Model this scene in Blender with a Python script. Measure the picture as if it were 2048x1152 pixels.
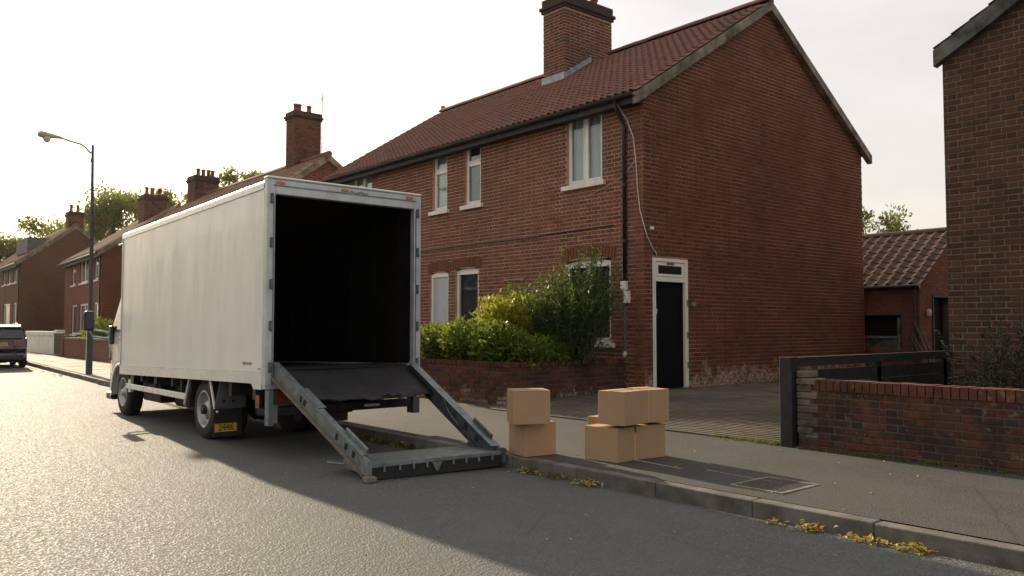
import bpy, math, random
from mathutils import Vector, Matrix
R = math.radians
rng = random.Random(7)
for o in list(bpy.data.objects): bpy.data.objects.remove(o)
SC = bpy.context.scene
COL = SC.collection

# ------------------------------------------------------------------ camera
CAMLOC = Vector((0, 0, 1.40))
HEAD, PITCH = 40.294, 2.7096
cam = bpy.data.cameras.new('camera'); camo = bpy.data.objects.new('camera', cam); COL.objects.link(camo)
camo.location = CAMLOC; camo.rotation_euler = (R(90 + PITCH), 0, -R(HEAD))
cam.sensor_width = 36; cam.lens = 1648.14 / 2048 * 36; cam.clip_start = 0.05; cam.clip_end = 3000
SC.camera = camo
SC.render.resolution_x, SC.render.resolution_y = 1024, 576

# ------------------------------------------------------------------ sky, sun, exposure
SUN_AZ, SUN_EL = 4.6, 22.8          # degrees clockwise from +Y, above the horizon
W = bpy.data.worlds.new('World'); SC.world = W; W.use_nodes = True
nt = W.node_tree; nt.nodes.clear()
wo = nt.nodes.new('ShaderNodeOutputWorld'); bg = nt.nodes.new('ShaderNodeBackground')
sky = nt.nodes.new('ShaderNodeTexSky'); sky.sky_type = 'NISHITA'; sky.sun_disc = False
sky.sun_elevation = R(SUN_EL); sky.sun_rotation = R(SUN_AZ)
sky.air_density = 1.0; sky.dust_density = 4.0; sky.ozone_density = 1.0
tc = nt.nodes.new('ShaderNodeTexCoord'); mp = nt.nodes.new('ShaderNodeMapping'); mp.inputs['Scale'].default_value = (1, 1, 3)
ns = nt.nodes.new('ShaderNodeTexNoise'); ns.inputs['Scale'].default_value = 3.0; ns.inputs['Detail'].default_value = 6
cr = nt.nodes.new('ShaderNodeValToRGB')
cr.color_ramp.elements[0].position = .3; cr.color_ramp.elements[0].color = (4.7, 4.15, 3.55, 1)
cr.color_ramp.elements[1].position = .75; cr.color_ramp.elements[1].color = (6.9, 6.3, 5.5, 1)
mx = nt.nodes.new('ShaderNodeMix'); mx.data_type = 'RGBA'; mx.inputs[0].default_value = .63   # thin high cloud over the sky
nt.links.new(tc.outputs['Generated'], mp.inputs[0]); nt.links.new(mp.outputs[0], ns.inputs['Vector'])
nt.links.new(ns.outputs['Fac'], cr.inputs[0]); nt.links.new(sky.outputs[0], mx.inputs[6]); nt.links.new(cr.outputs[0], mx.inputs[7])
nt.links.new(mx.outputs[2], bg.inputs['Color']); bg.inputs['Strength'].default_value = 0.12
nt.links.new(bg.outputs[0], wo.inputs[0])
sun = bpy.data.lights.new('sun', 'SUN'); suno = bpy.data.objects.new('sun', sun); COL.objects.link(suno)
sun.energy = 4.5; sun.angle = R(0.7); sun.color = (1.0, 0.83, 0.60)
sv = Vector((math.sin(R(SUN_AZ)) * math.cos(R(SUN_EL)), math.cos(R(SUN_AZ)) * math.cos(R(SUN_EL)), math.sin(R(SUN_EL))))
suno.rotation_euler = sv.to_track_quat('Z', 'Y').to_euler(); suno.location = sv * 60
SC.view_settings.view_transform = 'Standard'; SC.view_settings.look = 'None'
SC.view_settings.gamma = 1; SC.view_settings.use_curve_mapping = False
SC.view_settings.exposure = 0.66
SC.cycles.max_bounces = 8; SC.cycles.diffuse_bounces = 3; SC.cycles.transparent_max_bounces = 16
SC.cycles.caustics_reflective = False; SC.cycles.caustics_refractive = False
SC.cycles.use_denoising = True

# ------------------------------------------------------------------ node helpers
class NT:
    def __init__(s, name):
        s.m = bpy.data.materials.new(name); s.m.use_nodes = True; s.t = s.m.node_tree; s.t.nodes.clear()
        s.out = s.t.nodes.new('ShaderNodeOutputMaterial')
    def n(s, typ, ins=None, **kw):
        nd = s.t.nodes.new('ShaderNode' + typ)
        for k, v in kw.items(): setattr(nd, k, v)
        for k, v in (ins or {}).items(): s.put(nd.inputs[k], v)
        return nd
    def put(s, sock, v):
        if isinstance(v, bpy.types.NodeSocket): s.t.links.new(v, sock)
        elif hasattr(v, 'outputs'): s.t.links.new(v.outputs[0], sock)
        else:
            if isinstance(v, (tuple, list)) and len(v) == 3 and sock.type == 'RGBA': v = (*v, 1)
            sock.default_value = v
    def math(s, op, a, b=None, clamp=False):
        nd = s.t.nodes.new('ShaderNodeMath'); nd.operation = op; nd.use_clamp = clamp
        s.put(nd.inputs[0], a)
        if b is not None: s.put(nd.inputs[1], b)
        return nd.outputs[0]
    def mix(s, f, a, b, blend='MIX'):
        nd = s.t.nodes.new('ShaderNodeMix'); nd.data_type = 'RGBA'; nd.blend_type = blend
        s.put(nd.inputs[0], f); s.put(nd.inputs[6], a); s.put(nd.inputs[7], b); return nd.outputs[2]
    def ramp(s, f, stops):
        nd = s.t.nodes.new('ShaderNodeValToRGB'); s.put(nd.inputs[0], f); e = nd.color_ramp.elements
        while len(e) < len(stops): e.new(.5)
        for i, (p, c) in enumerate(stops):
            e[i].position = p; e[i].color = (*c, 1) if isinstance(c, (tuple, list)) else (c, c, c, 1)
        return nd.outputs[0]
    def noise(s, scale, detail=4, vec=None, rough=.55, dim=None):
        nd = s.t.nodes.new('ShaderNodeTexNoise'); nd.inputs['Scale'].default_value = scale
        nd.inputs['Detail'].default_value = detail; nd.inputs['Roughness'].default_value = rough
        if vec is not None: s.put(nd.inputs['Vector'], vec)
        return nd.outputs['Fac']
    def pos(s): return s.n('NewGeometry').outputs['Position']
    def obj(s): return s.n('TexCoord').outputs['Object']
    def xyz(s, v):
        nd = s.t.nodes.new('ShaderNodeSeparateXYZ'); s.put(nd.inputs[0], v); return nd.outputs
    def scale(s, v, sc):
        nd = s.t.nodes.new('ShaderNodeMapping'); s.put(nd.inputs[0], v); nd.inputs['Scale'].default_value = sc; return nd.outputs[0]
    def rnd(s):
        a = s.n('Attribute', attribute_name='rnd').outputs['Fac']; b = s.n('ObjectInfo').outputs['Random']
        return s.math('FRACT', s.math('ADD', a, b))
    def bump(s, h, strength=.4, dist=.01):
        nd = s.t.nodes.new('ShaderNodeBump'); nd.inputs['Strength'].default_value = strength
        nd.inputs['Distance'].default_value = dist; s.put(nd.inputs['Height'], h); return nd.outputs[0]
    def bsdf(s, color, rough=.8, normal=None, metal=0, spec=.5, coat=0, emis=None):
        b = s.t.nodes.new('ShaderNodeBsdfPrincipled'); s.put(b.inputs['Base Color'], color); s.put(b.inputs['Roughness'], rough)
        s.put(b.inputs['Metallic'], metal); s.put(b.inputs['Specular IOR Level'], spec); s.put(b.inputs['Coat Weight'], coat)
        if normal is not None: s.put(b.inputs['Normal'], normal)
        s.t.links.new(b.outputs[0], s.out.inputs[0]); return s.m

def plain(name, c, rough=.6, metal=0, var=.15, nscale=6, bump=.15, spec=.5, coat=0, dist=.004):
    t = NT(name); n = t.noise(nscale, 6, t.pos())
    dark = tuple(x * (1 - var * 1.6) for x in c); lite = tuple(min(1, x * (1 + var)) for x in c)
    col = t.ramp(n, [(.3, dark), (.7, lite)])
    return t.bsdf(col, t.ramp(t.noise(nscale * 2.3, 4, t.pos()), [(.3, max(0, rough - .1)), (.7, min(1, rough + .1))]),
                  t.bump(t.noise(nscale * 9, 3, t.pos()), bump, dist), metal, spec, coat)

def brick_mat(name, cols, stain=.35, eff=None, soot=(.03, .022, .018), worn=0):
    """each brick its own tone by island or object; big soft stains; optional white salts near the ground (eff = top height)"""
    t = NT(name); r = t.rnd(); p = t.pos()
    col = t.ramp(r, [(i / (len(cols) - 1), c) for i, c in enumerate(cols)])
    g = t.noise(45, 5, p); col = t.mix(t.math('MULTIPLY', t.math('SUBTRACT', g, .35, True), .9, True), col, (.11, .045, .03))
    big = t.noise(.55, 5, t.scale(p, (1, 1, .8)), .6)
    col = t.mix(t.ramp(big, [(.48, 0.0), (.72, stain)]), col, soot)
    if eff:
        z = t.xyz(p)[2]; n1 = t.noise(3.2, 6, p, .65)
        m = t.math('ADD', n1, t.math('MULTIPLY', t.math('SUBTRACT', eff, z), .75))
        col = t.mix(t.math('MULTIPLY', t.ramp(m, [(.58, 0.0), (.76, 1.0)]), t.ramp(t.noise(23, 5, p), [(.38, .05), (.56, .95)])), col, (.44, .36, .27))
    if worn:
        col = t.mix(t.ramp(t.noise(4.5, 6, p, .7), [(.46, 0.0), (.60, worn)]), col, (.026, .02, .017))
        band = t.math('ADD', t.noise(13, 6, p, .7), t.math('MULTIPLY', t.noise(1.3, 3, p), .25))
        col = t.mix(t.ramp(band, [(.70, 0.0), (.80, worn * .8)]), col, (.27, .17, .10))
    return t.bsdf(col, .85, t.bump(t.math('ADD', t.noise(60, 5, p), t.math('MULTIPLY', t.noise(14, 4, p), 1.5 if worn else .4)), .5, .006), spec=.25)

def brick_tex(name, c1, c2, mortar, sc=1.0):
    """far walls: bricks too small to tell apart"""
    t = NT(name); o = t.obj(); x, y, z = t.xyz(o)
    cb = t.n('CombineXYZ', {0: t.math('ADD', x, y), 1: z}).outputs[0]
    b = t.n('TexBrick', {'Vector': cb, 'Color1': (*c1, 1), 'Color2': (*c2, 1), 'Mortar': (*mortar, 1), 'Scale': 1.0 * sc,
                         'Mortar Size': .010, 'Mortar Smooth': .3, 'Bias': 0.0, 'Brick Width': .225, 'Row Height': .075})
    st = t.noise(.5, 5, t.pos())
    col = t.mix(t.ramp(st, [(.45, 0.0), (.7, .4)]), b.outputs['Color'], (.05, .03, .022))
    return t.bsdf(col, .9, t.bump(t.math('SUBTRACT', 1.0, b.outputs['Fac']), .5, .008), spec=.2)

M = {}
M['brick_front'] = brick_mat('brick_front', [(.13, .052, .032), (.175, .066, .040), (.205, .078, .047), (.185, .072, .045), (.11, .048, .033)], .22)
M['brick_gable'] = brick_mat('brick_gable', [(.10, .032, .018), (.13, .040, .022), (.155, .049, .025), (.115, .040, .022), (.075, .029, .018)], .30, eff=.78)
M['brick_chimney'] = brick_mat('brick_chimney', [(.10, .045, .028), (.15, .06, .034), (.19, .07, .035), (.08, .04, .03), (.06, .032, .026)], .5)
M['brick_cap'] = brick_mat('brick_cap', [(.045, .032, .028), (.06, .04, .032), (.035, .028, .026)], .5)
M['brick_arch'] = brick_mat('brick_arch', [(.16, .055, .03), (.19, .066, .035), (.13, .048, .029)], .3)
M['brick_planter'] = brick_mat('brick_planter', [(.10, .035, .022), (.16, .052, .029), (.19, .064, .034), (.085, .032, .022), (.06, .028, .023)], .5, eff=.46, worn=.5)
M['brick_yard'] = brick_mat('brick_yard', [(.05, .022, .017), (.10, .036, .023), (.135, .047, .028), (.08, .032, .022), (.06, .032, .026)], .6, worn=.85)
M['brick_yard_cap'] = brick_mat('brick_yard_cap', [(.10, .038, .024), (.135, .048, .028), (.08, .034, .024)], .6, worn=.6)
M['brick_black'] = brick_mat('brick_black', [(.022, .02, .022), (.035, .03, .03)], .2)
M['brick_pale'] = brick_mat('brick_pale', [(.20, .175, .13), (.15, .13, .095), (.10, .085, .065)], .6, worn=.6)
M['brick_dark'] = brick_mat('brick_dark', [(.062, .032, .02), (.09, .044, .026), (.115, .053, .03), (.075, .038, .025), (.05, .028, .02)], .5)
M['brick_shed'] = brick_mat('brick_shed', [(.16, .055, .032), (.20, .07, .04), (.23, .08, .045), (.13, .05, .034)], .35)
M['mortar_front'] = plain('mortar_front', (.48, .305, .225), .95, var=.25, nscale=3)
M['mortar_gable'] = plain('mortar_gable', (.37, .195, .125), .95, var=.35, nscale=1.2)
M['mortar_dark'] = plain('mortar_dark', (.10, .075, .055), .95, var=.3, nscale=4)
M['mortar_pale'] = plain('mortar_pale', (.19, .15, .105), .95, var=.3, nscale=4)
M['brick_far_red'] = brick_tex('brick_far_red', (.17, .052, .034), (.21, .07, .045), (.22, .12, .085))
M['brick_far_brown'] = brick_tex('brick_far_brown', (.14, .065, .04), (.18, .085, .05), (.10, .065, .045))
M['brick_far_garden'] = brick_tex('brick_far_garden', (.15, .06, .04), (.20, .08, .05), (.22, .15, .11))
M['upvc'] = plain('upvc', (.78, .76, .70), .35, var=.05, nscale=3, bump=.03)
M['sill_white'] = plain('sill_white', (.72, .70, .64), .6, var=.12, nscale=5)
M['render_white'] = plain('render_white', (.74, .72, .66), .85, var=.1, nscale=2)
M['black_plastic'] = plain('black_plastic', (.014, .014, .016), .4, var=.2, bump=.05)
M['black_wood'] = plain('black_wood', (.020, .018, .020), .65, var=.4, nscale=9, bump=.5)
M['door_dark'] = plain('door_dark', (.004, .005, .008), .6, var=.2, bump=.03, spec=.08)
M['door_grey'] = plain('door_grey', (.40, .43, .45), .5, var=.05, bump=.03)
M['lead'] = plain('lead', (.30, .33, .35), .55, var=.2, metal=.3)
M['cement'] = plain('cement', (.21, .18, .135), .95, var=.45, nscale=3.5, bump=.6, dist=.01)
M['cement_dark'] = plain('cement_dark', (.10, .10, .085), .95, var=.6, nscale=4, bump=.6, dist=.01)
M['terracotta'] = plain('terracotta', (.26, .09, .05), .8, var=.3)
M['cable_white'] = plain('cable_white', (.55, .52, .46), .6, var=.1)
M['steel'] = plain('steel', (.42, .45, .46), .45, metal=.75, var=.2, nscale=8)
M['galv'] = plain('galv', (.20, .23, .235), .5, metal=.55, var=.22, nscale=11)
M['galv_dark'] = plain('galv_dark', (.075, .09, .10), .5, metal=.3, var=.35, nscale=9)
M['alu'] = plain('alu', (.50, .53, .53), .42, metal=.35, var=.12, nscale=5)
M['hinge'] = plain('hinge', (.09, .11, .12), .5, metal=.5)
M['rubber'] = plain('rubber', (.018, .018, .019), .8, var=.3, nscale=14, bump=.3)
M['chassis'] = plain('chassis', (.014, .014, .015), .7, var=.4, nscale=7)
M['rim'] = plain('rim', (.40, .41, .40), .4, metal=.5, var=.25, nscale=9)
M['mud_grey'] = plain('mud_grey', (.11, .115, .115), .75, var=.25, nscale=5)
M['red_lens'] = plain('red_lens', (.13, .012, .008), .25, var=.2, spec=.7)
M['amber_lens'] = plain('amber_lens', (.55, .13, .03), .3, var=.1)
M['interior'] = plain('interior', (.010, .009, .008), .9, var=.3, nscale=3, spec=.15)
M['sheet'] = plain('sheet', (.014, .014, .016), .65, var=.4, nscale=5, bump=.3)
M['plate_yellow'] = plain('plate_yellow', (.62, .38, .03), .45, var=.15)
M['ink'] = plain('ink', (.01, .01, .012), .5, var=.1)
M['ink_grey'] = plain('ink_grey', (.20, .20, .19), .6, var=.1)
M['car_blue'] = plain('car_blue', (.010, .012, .022), .22, var=.1, bump=.01, coat=.6)
M['car_white'] = plain('car_white', (.70, .69, .66), .25, var=.05, bump=.01, coat=.5)
M['car_glass'] = plain('car_glass', (.015, .02, .024), .06, var=.1, bump=.0, spec=.8)
M['far_glass'] = plain('far_glass', (.10, .12, .13), .08, var=.2, bump=.02, spec=.8)
M['lamp_metal'] = plain('lamp_metal', (.03, .036, .045), .5, metal=.3, var=.15)
M['lamp_head'] = plain('lamp_head', (.40, .37, .30), .5, var=.1)
M['lamp_glass'] = plain('lamp_glass', (.55, .50, .40), .3, var=.05)
M['curtain'] = plain('curtain', (.78, .82, .82), .9, var=.08, nscale=2)
M['curtain_blue'] = plain('curtain_blue', (.045, .075, .105), .9, var=.2, nscale=2)
M['room_dark'] = plain('room_dark', (.012, .012, .013), .9)
M['cast_iron'] = plain('cast_iron', (.075, .068, .058), .6, metal=.4, var=.35, nscale=30, bump=.6)
M['iron_rim'] = plain('iron_rim', (.19, .165, .125), .7, var=.3, nscale=12)
M['felt'] = plain('felt', (.10, .105, .105), .8, var=.2)
M['bark'] = plain('bark', (.09, .065, .045), .95, var=.4, nscale=8, bump=.8, dist=.02)
M['timber'] = plain('timber', (.11, .085, .06), .85, var=.4, nscale=7, bump=.5)

def truck_paint():
    t = NT('truck_paint'); p = t.pos(); x, y, z = t.xyz(p)
    streak = t.noise(1.0, 5, t.scale(p, (1, 2.4, .30)), .6); grime = t.noise(1.4, 6, p)
    col = t.ramp(streak, [(.35, (.75, .74, .675)), (.55, (.79, .78, .72)), (.75, (.81, .80, .745))])
    col = t.mix(t.ramp(grime, [(.5, 0.0), (.78, .09)]), col, (.45, .43, .37))
    low = t.math('MULTIPLY', t.ramp(z, [(.0, 0.0), (1.0, 1.0)]), 1.0)
    h = t.math('ADD', t.noise(.9, 2, t.scale(p, (1, 1.6, .5))), t.math('MULTIPLY', t.noise(3.5, 2, t.scale(p, (1, 2.5, .8))), .18))
    return t.bsdf(col, t.ramp(t.noise(2.2, 4, p), [(.3, .30), (.7, .46)]), t.bump(h, .42, .05), spec=.45, coat=.15)
M['truck_paint'] = truck_paint()
M['cab_paint'] = plain('cab_paint', (.72, .70, .64), .3, var=.06, nscale=2, bump=.02, coat=.4)

def glass():
    t = NT('window_glass'); lw = t.n('LayerWeight', {'Blend': .5}).outputs['Facing']
    h = t.bump(t.noise(1.7, 2, t.pos()), .12, .02)
    g = t.n('BsdfGlossy', {'Roughness': .03, 'Color': (.9, .92, .92, 1), 'Normal': h}); tr = t.n('BsdfTransparent', {'Color': (.78, .82, .82, 1)})
    f = t.math('ADD', t.math('MULTIPLY', t.math('POWER', lw, 3.0), .7), .05, True)
    ms = t.n('MixShader', {0: f, 1: tr, 2: g}); t.t.links.new(ms.outputs[0], t.out.inputs[0]); return t.m
M['glass'] = glass()

def cardboard():
    t = NT('cardboard'); p = t.obj(); r = t.n('ObjectInfo').outputs['Random']
    fl = t.n('TexWave', {'Vector': p, 'Scale': 42.0, 'Distortion': .6}, bands_direction='Z').outputs['Fac']
    n = t.noise(5, 5, p)
    col = t.mix(t.ramp(n, [(.3, 0.0), (.7, 1.0)]), (.37, .25, .145), (.42, .285, .17))
    col = t.mix(t.math('MULTIPLY', r, .25), col, (.33, .215, .12))
    col = t.mix(t.math('MULTIPLY', fl, .06), col, (.30, .18, .09))
    return t.bsdf(col, .8, t.bump(n, .25, .006), spec=.3)
M['cardboard'] = cardboard()
M['tape'] = plain('tape', (.38, .25, .13), .3, var=.1, nscale=20, bump=.05)

def asphalt():
    t = NT('asphalt'); p = t.pos(); x, y, z = t.xyz(p)
    v = t.n('TexVoronoi', {'Vector': p, 'Scale': 70.0}); v2 = t.n('TexVoronoi', {'Vector': p, 'Scale': 28.0})
    chip = t.ramp(v.outputs['Color'], [(.2, (.060, .065, .064)), (.6, (.089, .093, .090)), (.9, (.165, .165, .155))])
    big = t.noise(.35, 5, t.scale(p, (1, .35, 1)), .6); med = t.noise(2.6, 6, p, .65)
    col = t.mix(t.ramp(big, [(.35, 0.0), (.65, .55)]), chip, (.071, .076, .075))
    col = t.mix(t.ramp(med, [(.45, 0.0), (.75, .5)]), col, (.115, .114, .106))
    # worn repair seam running along the street and a few cracks
    wv = t.math('ADD', x, t.math('MULTIPLY', t.noise(.8, 3, p), .5))
    seam = t.ramp(t.math('ABSOLUTE', t.math('SUBTRACT', wv, 4.62)), [(.008, 1.0), (.03, 0.0)])
    cd = t.n('TexVoronoi', {'Vector': t.mix(.12, p, t.n('TexNoise', {'Vector': p, 'Scale': 1.6, 'Detail': 4.0}).outputs['Color']), 'Scale': .42}, feature='DISTANCE_TO_EDGE').outputs['Distance']
    crack = t.math('MULTIPLY', t.ramp(cd, [(.0, 1.0), (.007, 0.0)]), t.ramp(t.noise(.9, 3, p), [(.5, 0.0), (.6, 1.0)]))
    col = t.mix(t.math('MULTIPLY', t.math('MAXIMUM', t.math('MULTIPLY', seam, .4), crack), .35), col, (.022, .022, .022))
    speck = t.ramp(t.n('TexVoronoi', {'Vector': p, 'Scale': 9.0}).outputs['Distance'], [(.035, 1.0), (.06, 0.0)])
    col = t.mix(t.math('MULTIPLY', speck, t.ramp(t.noise(3.1, 2, p), [(.56, 0.0), (.6, .8)])), col, (.34, .33, .30))
    h = t.math('ADD', t.math('MULTIPLY', v.outputs['Distance'], 1.0), t.math('MULTIPLY', v2.outputs['Distance'], .8))
    h = t.math('SUBTRACT', h, t.math('MULTIPLY', crack, .4))
    return t.bsdf(col, t.ramp(v.outputs['Color'], [(.2, .62), (.8, .9)]), t.bump(h, .5, .012), spec=.38)
M['asphalt'] = asphalt()

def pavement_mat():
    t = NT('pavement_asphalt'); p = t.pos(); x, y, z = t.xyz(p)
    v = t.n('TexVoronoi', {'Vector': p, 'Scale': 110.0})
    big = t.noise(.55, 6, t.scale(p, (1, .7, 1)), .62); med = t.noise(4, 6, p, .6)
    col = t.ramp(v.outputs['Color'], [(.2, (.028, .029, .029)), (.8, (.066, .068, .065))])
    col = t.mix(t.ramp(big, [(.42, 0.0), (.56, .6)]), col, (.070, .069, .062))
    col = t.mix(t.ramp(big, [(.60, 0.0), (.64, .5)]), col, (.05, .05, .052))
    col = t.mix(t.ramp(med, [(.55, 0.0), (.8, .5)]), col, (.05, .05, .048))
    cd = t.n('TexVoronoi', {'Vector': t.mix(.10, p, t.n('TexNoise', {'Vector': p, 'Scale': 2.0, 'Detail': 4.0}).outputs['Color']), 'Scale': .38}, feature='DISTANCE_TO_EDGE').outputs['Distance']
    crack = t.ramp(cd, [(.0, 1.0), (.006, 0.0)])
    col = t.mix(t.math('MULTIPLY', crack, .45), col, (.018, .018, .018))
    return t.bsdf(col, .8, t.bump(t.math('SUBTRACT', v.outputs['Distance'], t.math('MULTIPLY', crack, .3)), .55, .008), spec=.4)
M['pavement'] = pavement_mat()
M['slab_far'] = plain('slab_far', (.26, .235, .19), .85, var=.2, nscale=1.5)
M['kerbstone'] = plain('kerbstone', (.125, .118, .10), .85, var=.35, nscale=5, bump=.5, dist=.008)
def paver_mat():
    t = NT('paver'); r = t.rnd(); p = t.pos()
    col = t.ramp(r, [(0, (.105, .093, .073)), (.5, (.125, .110, .085)), (1, (.145, .127, .098))])
    col = t.mix(t.ramp(t.noise(.9, 5, p), [(.45, 0.0), (.7, .6)]), col, (.06, .058, .045))
    return t.bsdf(col, .9, t.bump(t.noise(50, 4, p), .4, .006), spec=.25)
M['paver'] = paver_mat()
M['sand'] = plain('sand', (.11, .098, .075), .95, var=.4)
M['earth'] = plain('earth', (.06, .05, .035), .95, var=.4, nscale=3)

def tile_mat(name, cols, moss=.4):
    t = NT(name); r = t.rnd(); p = t.pos()
    col = t.ramp(r, [(i / (len(cols) - 1), c) for i, c in enumerate(cols)])
    col = t.mix(t.ramp(t.noise(.9, 6, p, .65), [(.5, 0.0), (.72, moss)]), col, (.085, .06, .042))
    col = t.mix(t.ramp(t.noise(14, 5, p), [(.62, 0.0), (.7, .4)]), col, (.16, .13, .085))
    return t.bsdf(col, .8, t.bump(t.noise(55, 4, p), .4, .005), spec=.3)
M['tile_red'] = tile_mat('tile_red', [(.115, .055, .041), (.145, .064, .047), (.165, .072, .053), (.13, .06, .047)], .5)
M['tile_far'] = tile_mat('tile_far', [(.15, .075, .05), (.19, .095, .062)])
M['tile_brown'] = tile_mat('tile_brown', [(.075, .045, .038), (.095, .057, .047), (.11, .067, .055)], .25)

def leaf_mat(name, cols, trans=.4, gloss=.35):
    t = NT(name); r = t.rnd(); col = t.ramp(r, [(i / (len(cols) - 1), c) for i, c in enumerate(cols)])
    d = t.n('BsdfPrincipled', {'Base Color': col, 'Roughness': gloss, 'Specular IOR Level': .4})
    tl = t.n('BsdfTranslucent', {'Color': t.mix(.5, col, (.20, .22, .03))}); ms = t.n('MixShader', {0: trans, 1: d, 2: tl})
    t.t.links.new(ms.outputs[0], t.out.inputs[0]); return t.m
M['leaf_hedge'] = leaf_mat('leaf_hedge', [(.07, .12, .018), (.13, .20, .03), (.21, .26, .05), (.10, .16, .025)], .5)
M['leaf_gold'] = leaf_mat('leaf_gold', [(.26, .28, .02), (.38, .38, .03), (.46, .42, .05), (.22, .25, .025)], .55)
M['leaf_dark'] = leaf_mat('leaf_dark', [(.03, .07, .022), (.05, .105, .032), (.08, .145, .045), (.04, .085, .028)], .45)
M['leaf_black'] = leaf_mat('leaf_black', [(.018, .02, .014), (.03, .032, .022), (.045, .04, .03)], .2)
M['leaf_tree'] = leaf_mat('leaf_tree', [(.12, .15, .05), (.17, .20, .07), (.22, .23, .085), (.11, .14, .05)], .6, .7)
M['leaf_fallen'] = leaf_mat('leaf_fallen', [(.45, .31, .04), (.60, .44, .07), (.50, .40, .14), (.30, .20, .06)], .35, .6)
M['grass'] = leaf_mat('grass', [(.06, .085, .015), (.10, .13, .025), (.16, .16, .045)], .4, .6)

# ------------------------------------------------------------------ mesh helpers
ROOT = {}
class MB:
    def __init__(s): s.v = []; s.f = []; s.r = []
    def add(s, vs, fs, r=0.0):
        b = len(s.v); s.v.extend([tuple(v) for v in vs]); s.f.extend([tuple(i + b for i in f) for f in fs]); s.r.extend([r] * len(fs)); return s
    def fbox(s, F, a0, a1, b0, b1, c0, c1, r=0.0):
        o, X, Y, Z = F
        vs = [o + X * a + Y * b + Z * c for c in (c0, c1) for b in (b0, b1) for a in (a0, a1)]
        return s.add(vs, [(0, 2, 3, 1), (4, 5, 7, 6), (0, 1, 5, 4), (2, 6, 7, 3), (0, 4, 6, 2), (1, 3, 7, 5)], r)
    def box(s, x0, x1, y0, y1, z0, z1, r=0.0): return s.fbox(WF, x0, x1, y0, y1, z0, z1, r)
    def quad(s, a, b, c, d, r=0.0): return s.add([a, b, c, d], [(0, 1, 2, 3)], r)
    def prism(s, poly, F, d0, d1, r=0.0):
        """poly in (a, c) of frame F, extruded along b"""
        o, X, Y, Z = F; n = len(poly)
        vs = [o + X * a + Z * c + Y * d for d in (d0, d1) for a, c in poly]
        return s.add(vs, [tuple(range(n)), tuple(range(2 * n - 1, n - 1, -1))] + [(i, (i + 1) % n, n + (i + 1) % n, n + i) for i in range(n)], r)
    def tube(s, pts, rad, n=8, r=0.0, caps=True):
        pts = [Vector(p) for p in pts]; rads = rad if isinstance(rad, (list, tuple)) else [rad] * len(pts); vs = []
        for i, p in enumerate(pts):
            d = (pts[min(i + 1, len(pts) - 1)] - pts[max(i - 1, 0)]).normalized()
            a = d.cross(Vector((0, 0, 1)) if abs(d.z) < .95 else Vector((1, 0, 0))).normalized(); b = d.cross(a)
            vs += [p + (a * math.cos(k * 2 * math.pi / n) + b * math.sin(k * 2 * math.pi / n)) * rads[i] for k in range(n)]
        fs = [(i * n + k, i * n + (k + 1) % n, (i + 1) * n + (k + 1) % n, (i + 1) * n + k) for i in range(len(pts) - 1) for k in range(n)]
        if caps: fs += [tuple(range(n)), tuple(range((len(pts) - 1) * n, len(pts) * n))]
        return s.add(vs, fs, r)
    def lathe(s, prof, c, axis, n=32, r=0.0):
        """prof = [(radius, along)]"""
        axis = Vector(axis).normalized(); a = axis.cross(Vector((0, 0, 1)) if abs(axis.z) < .9 else Vector((1, 0, 0))).normalized(); b = axis.cross(a); c = Vector(c)
        vs = [c + axis * h + (a * math.cos(k * 2 * math.pi / n) + b * math.sin(k * 2 * math.pi / n)) * rr for rr, h in prof for k in range(n)]
        return s.add(vs, [(i * n + k, i * n + (k + 1) % n, (i + 1) * n + (k + 1) % n, (i + 1) * n + k) for i in range(len(prof) - 1) for k in range(n)], r)
    def mesh(s, name, mat, smooth=False):
        me = bpy.data.meshes.new(name); me.from_pydata(s.v, [], s.f); me.update()
        at = me.attributes.new('rnd', 'FLOAT', 'FACE'); at.data.foreach_set('value', s.r)
        if mat: me.materials.append(M[mat] if isinstance(mat, str) else mat)
        if smooth: me.polygons.foreach_set('use_smooth', [True] * len(me.polygons))
        return me
    def xf(s, m): s.v = [tuple(m @ Vector(v)) for v in s.v]; return s
    def build(s, name, mat, parent=None, smooth=False, bevel=0, kind=None, seg=2):
        if parent is not None and parent.name in ROOT:
            inv = ROOT[parent.name].inverted(); s.v = [tuple(inv @ Vector(v)) for v in s.v]
        o = bpy.data.objects.new(name, s.mesh(name, mat, smooth)); COL.objects.link(o); o.parent = parent
        if parent is not None and parent.name in ROOT: ROOT[o.name] = ROOT[parent.name]
        if bevel:
            md = o.modifiers.new('bevel', 'BEVEL'); md.width = bevel; md.segments = seg; md.limit_method = 'ANGLE'; md.angle_limit = R(40)
            md.harden_normals = False
        if kind: o['kind'] = kind
        return o
V = Vector
WF = (V((0, 0, 0)), V((1, 0, 0)), V((0, 1, 0)), V((0, 0, 1)))
def tag(o, label, cat, group=None, kind=None):
    if label: o['label'] = label
    if cat: o['category'] = cat
    if group: o['group'] = group
    if kind: o['kind'] = kind
    return o
def thing(name, loc, label, cat, yaw=0, group=None):
    """an Empty at the thing's base; parts are written in world coordinates and moved into its frame"""
    o = bpy.data.objects.new(name, None); COL.objects.link(o); o.location = loc; o.rotation_euler = (0, 0, R(yaw)); o.empty_display_size = .2
    ROOT[o.name] = Matrix.Translation(V(loc)) @ Matrix.Rotation(R(yaw), 4, 'Z')
    return tag(o, label, cat, group)
def struct(o): o['kind'] = 'structure'; return o
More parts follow.
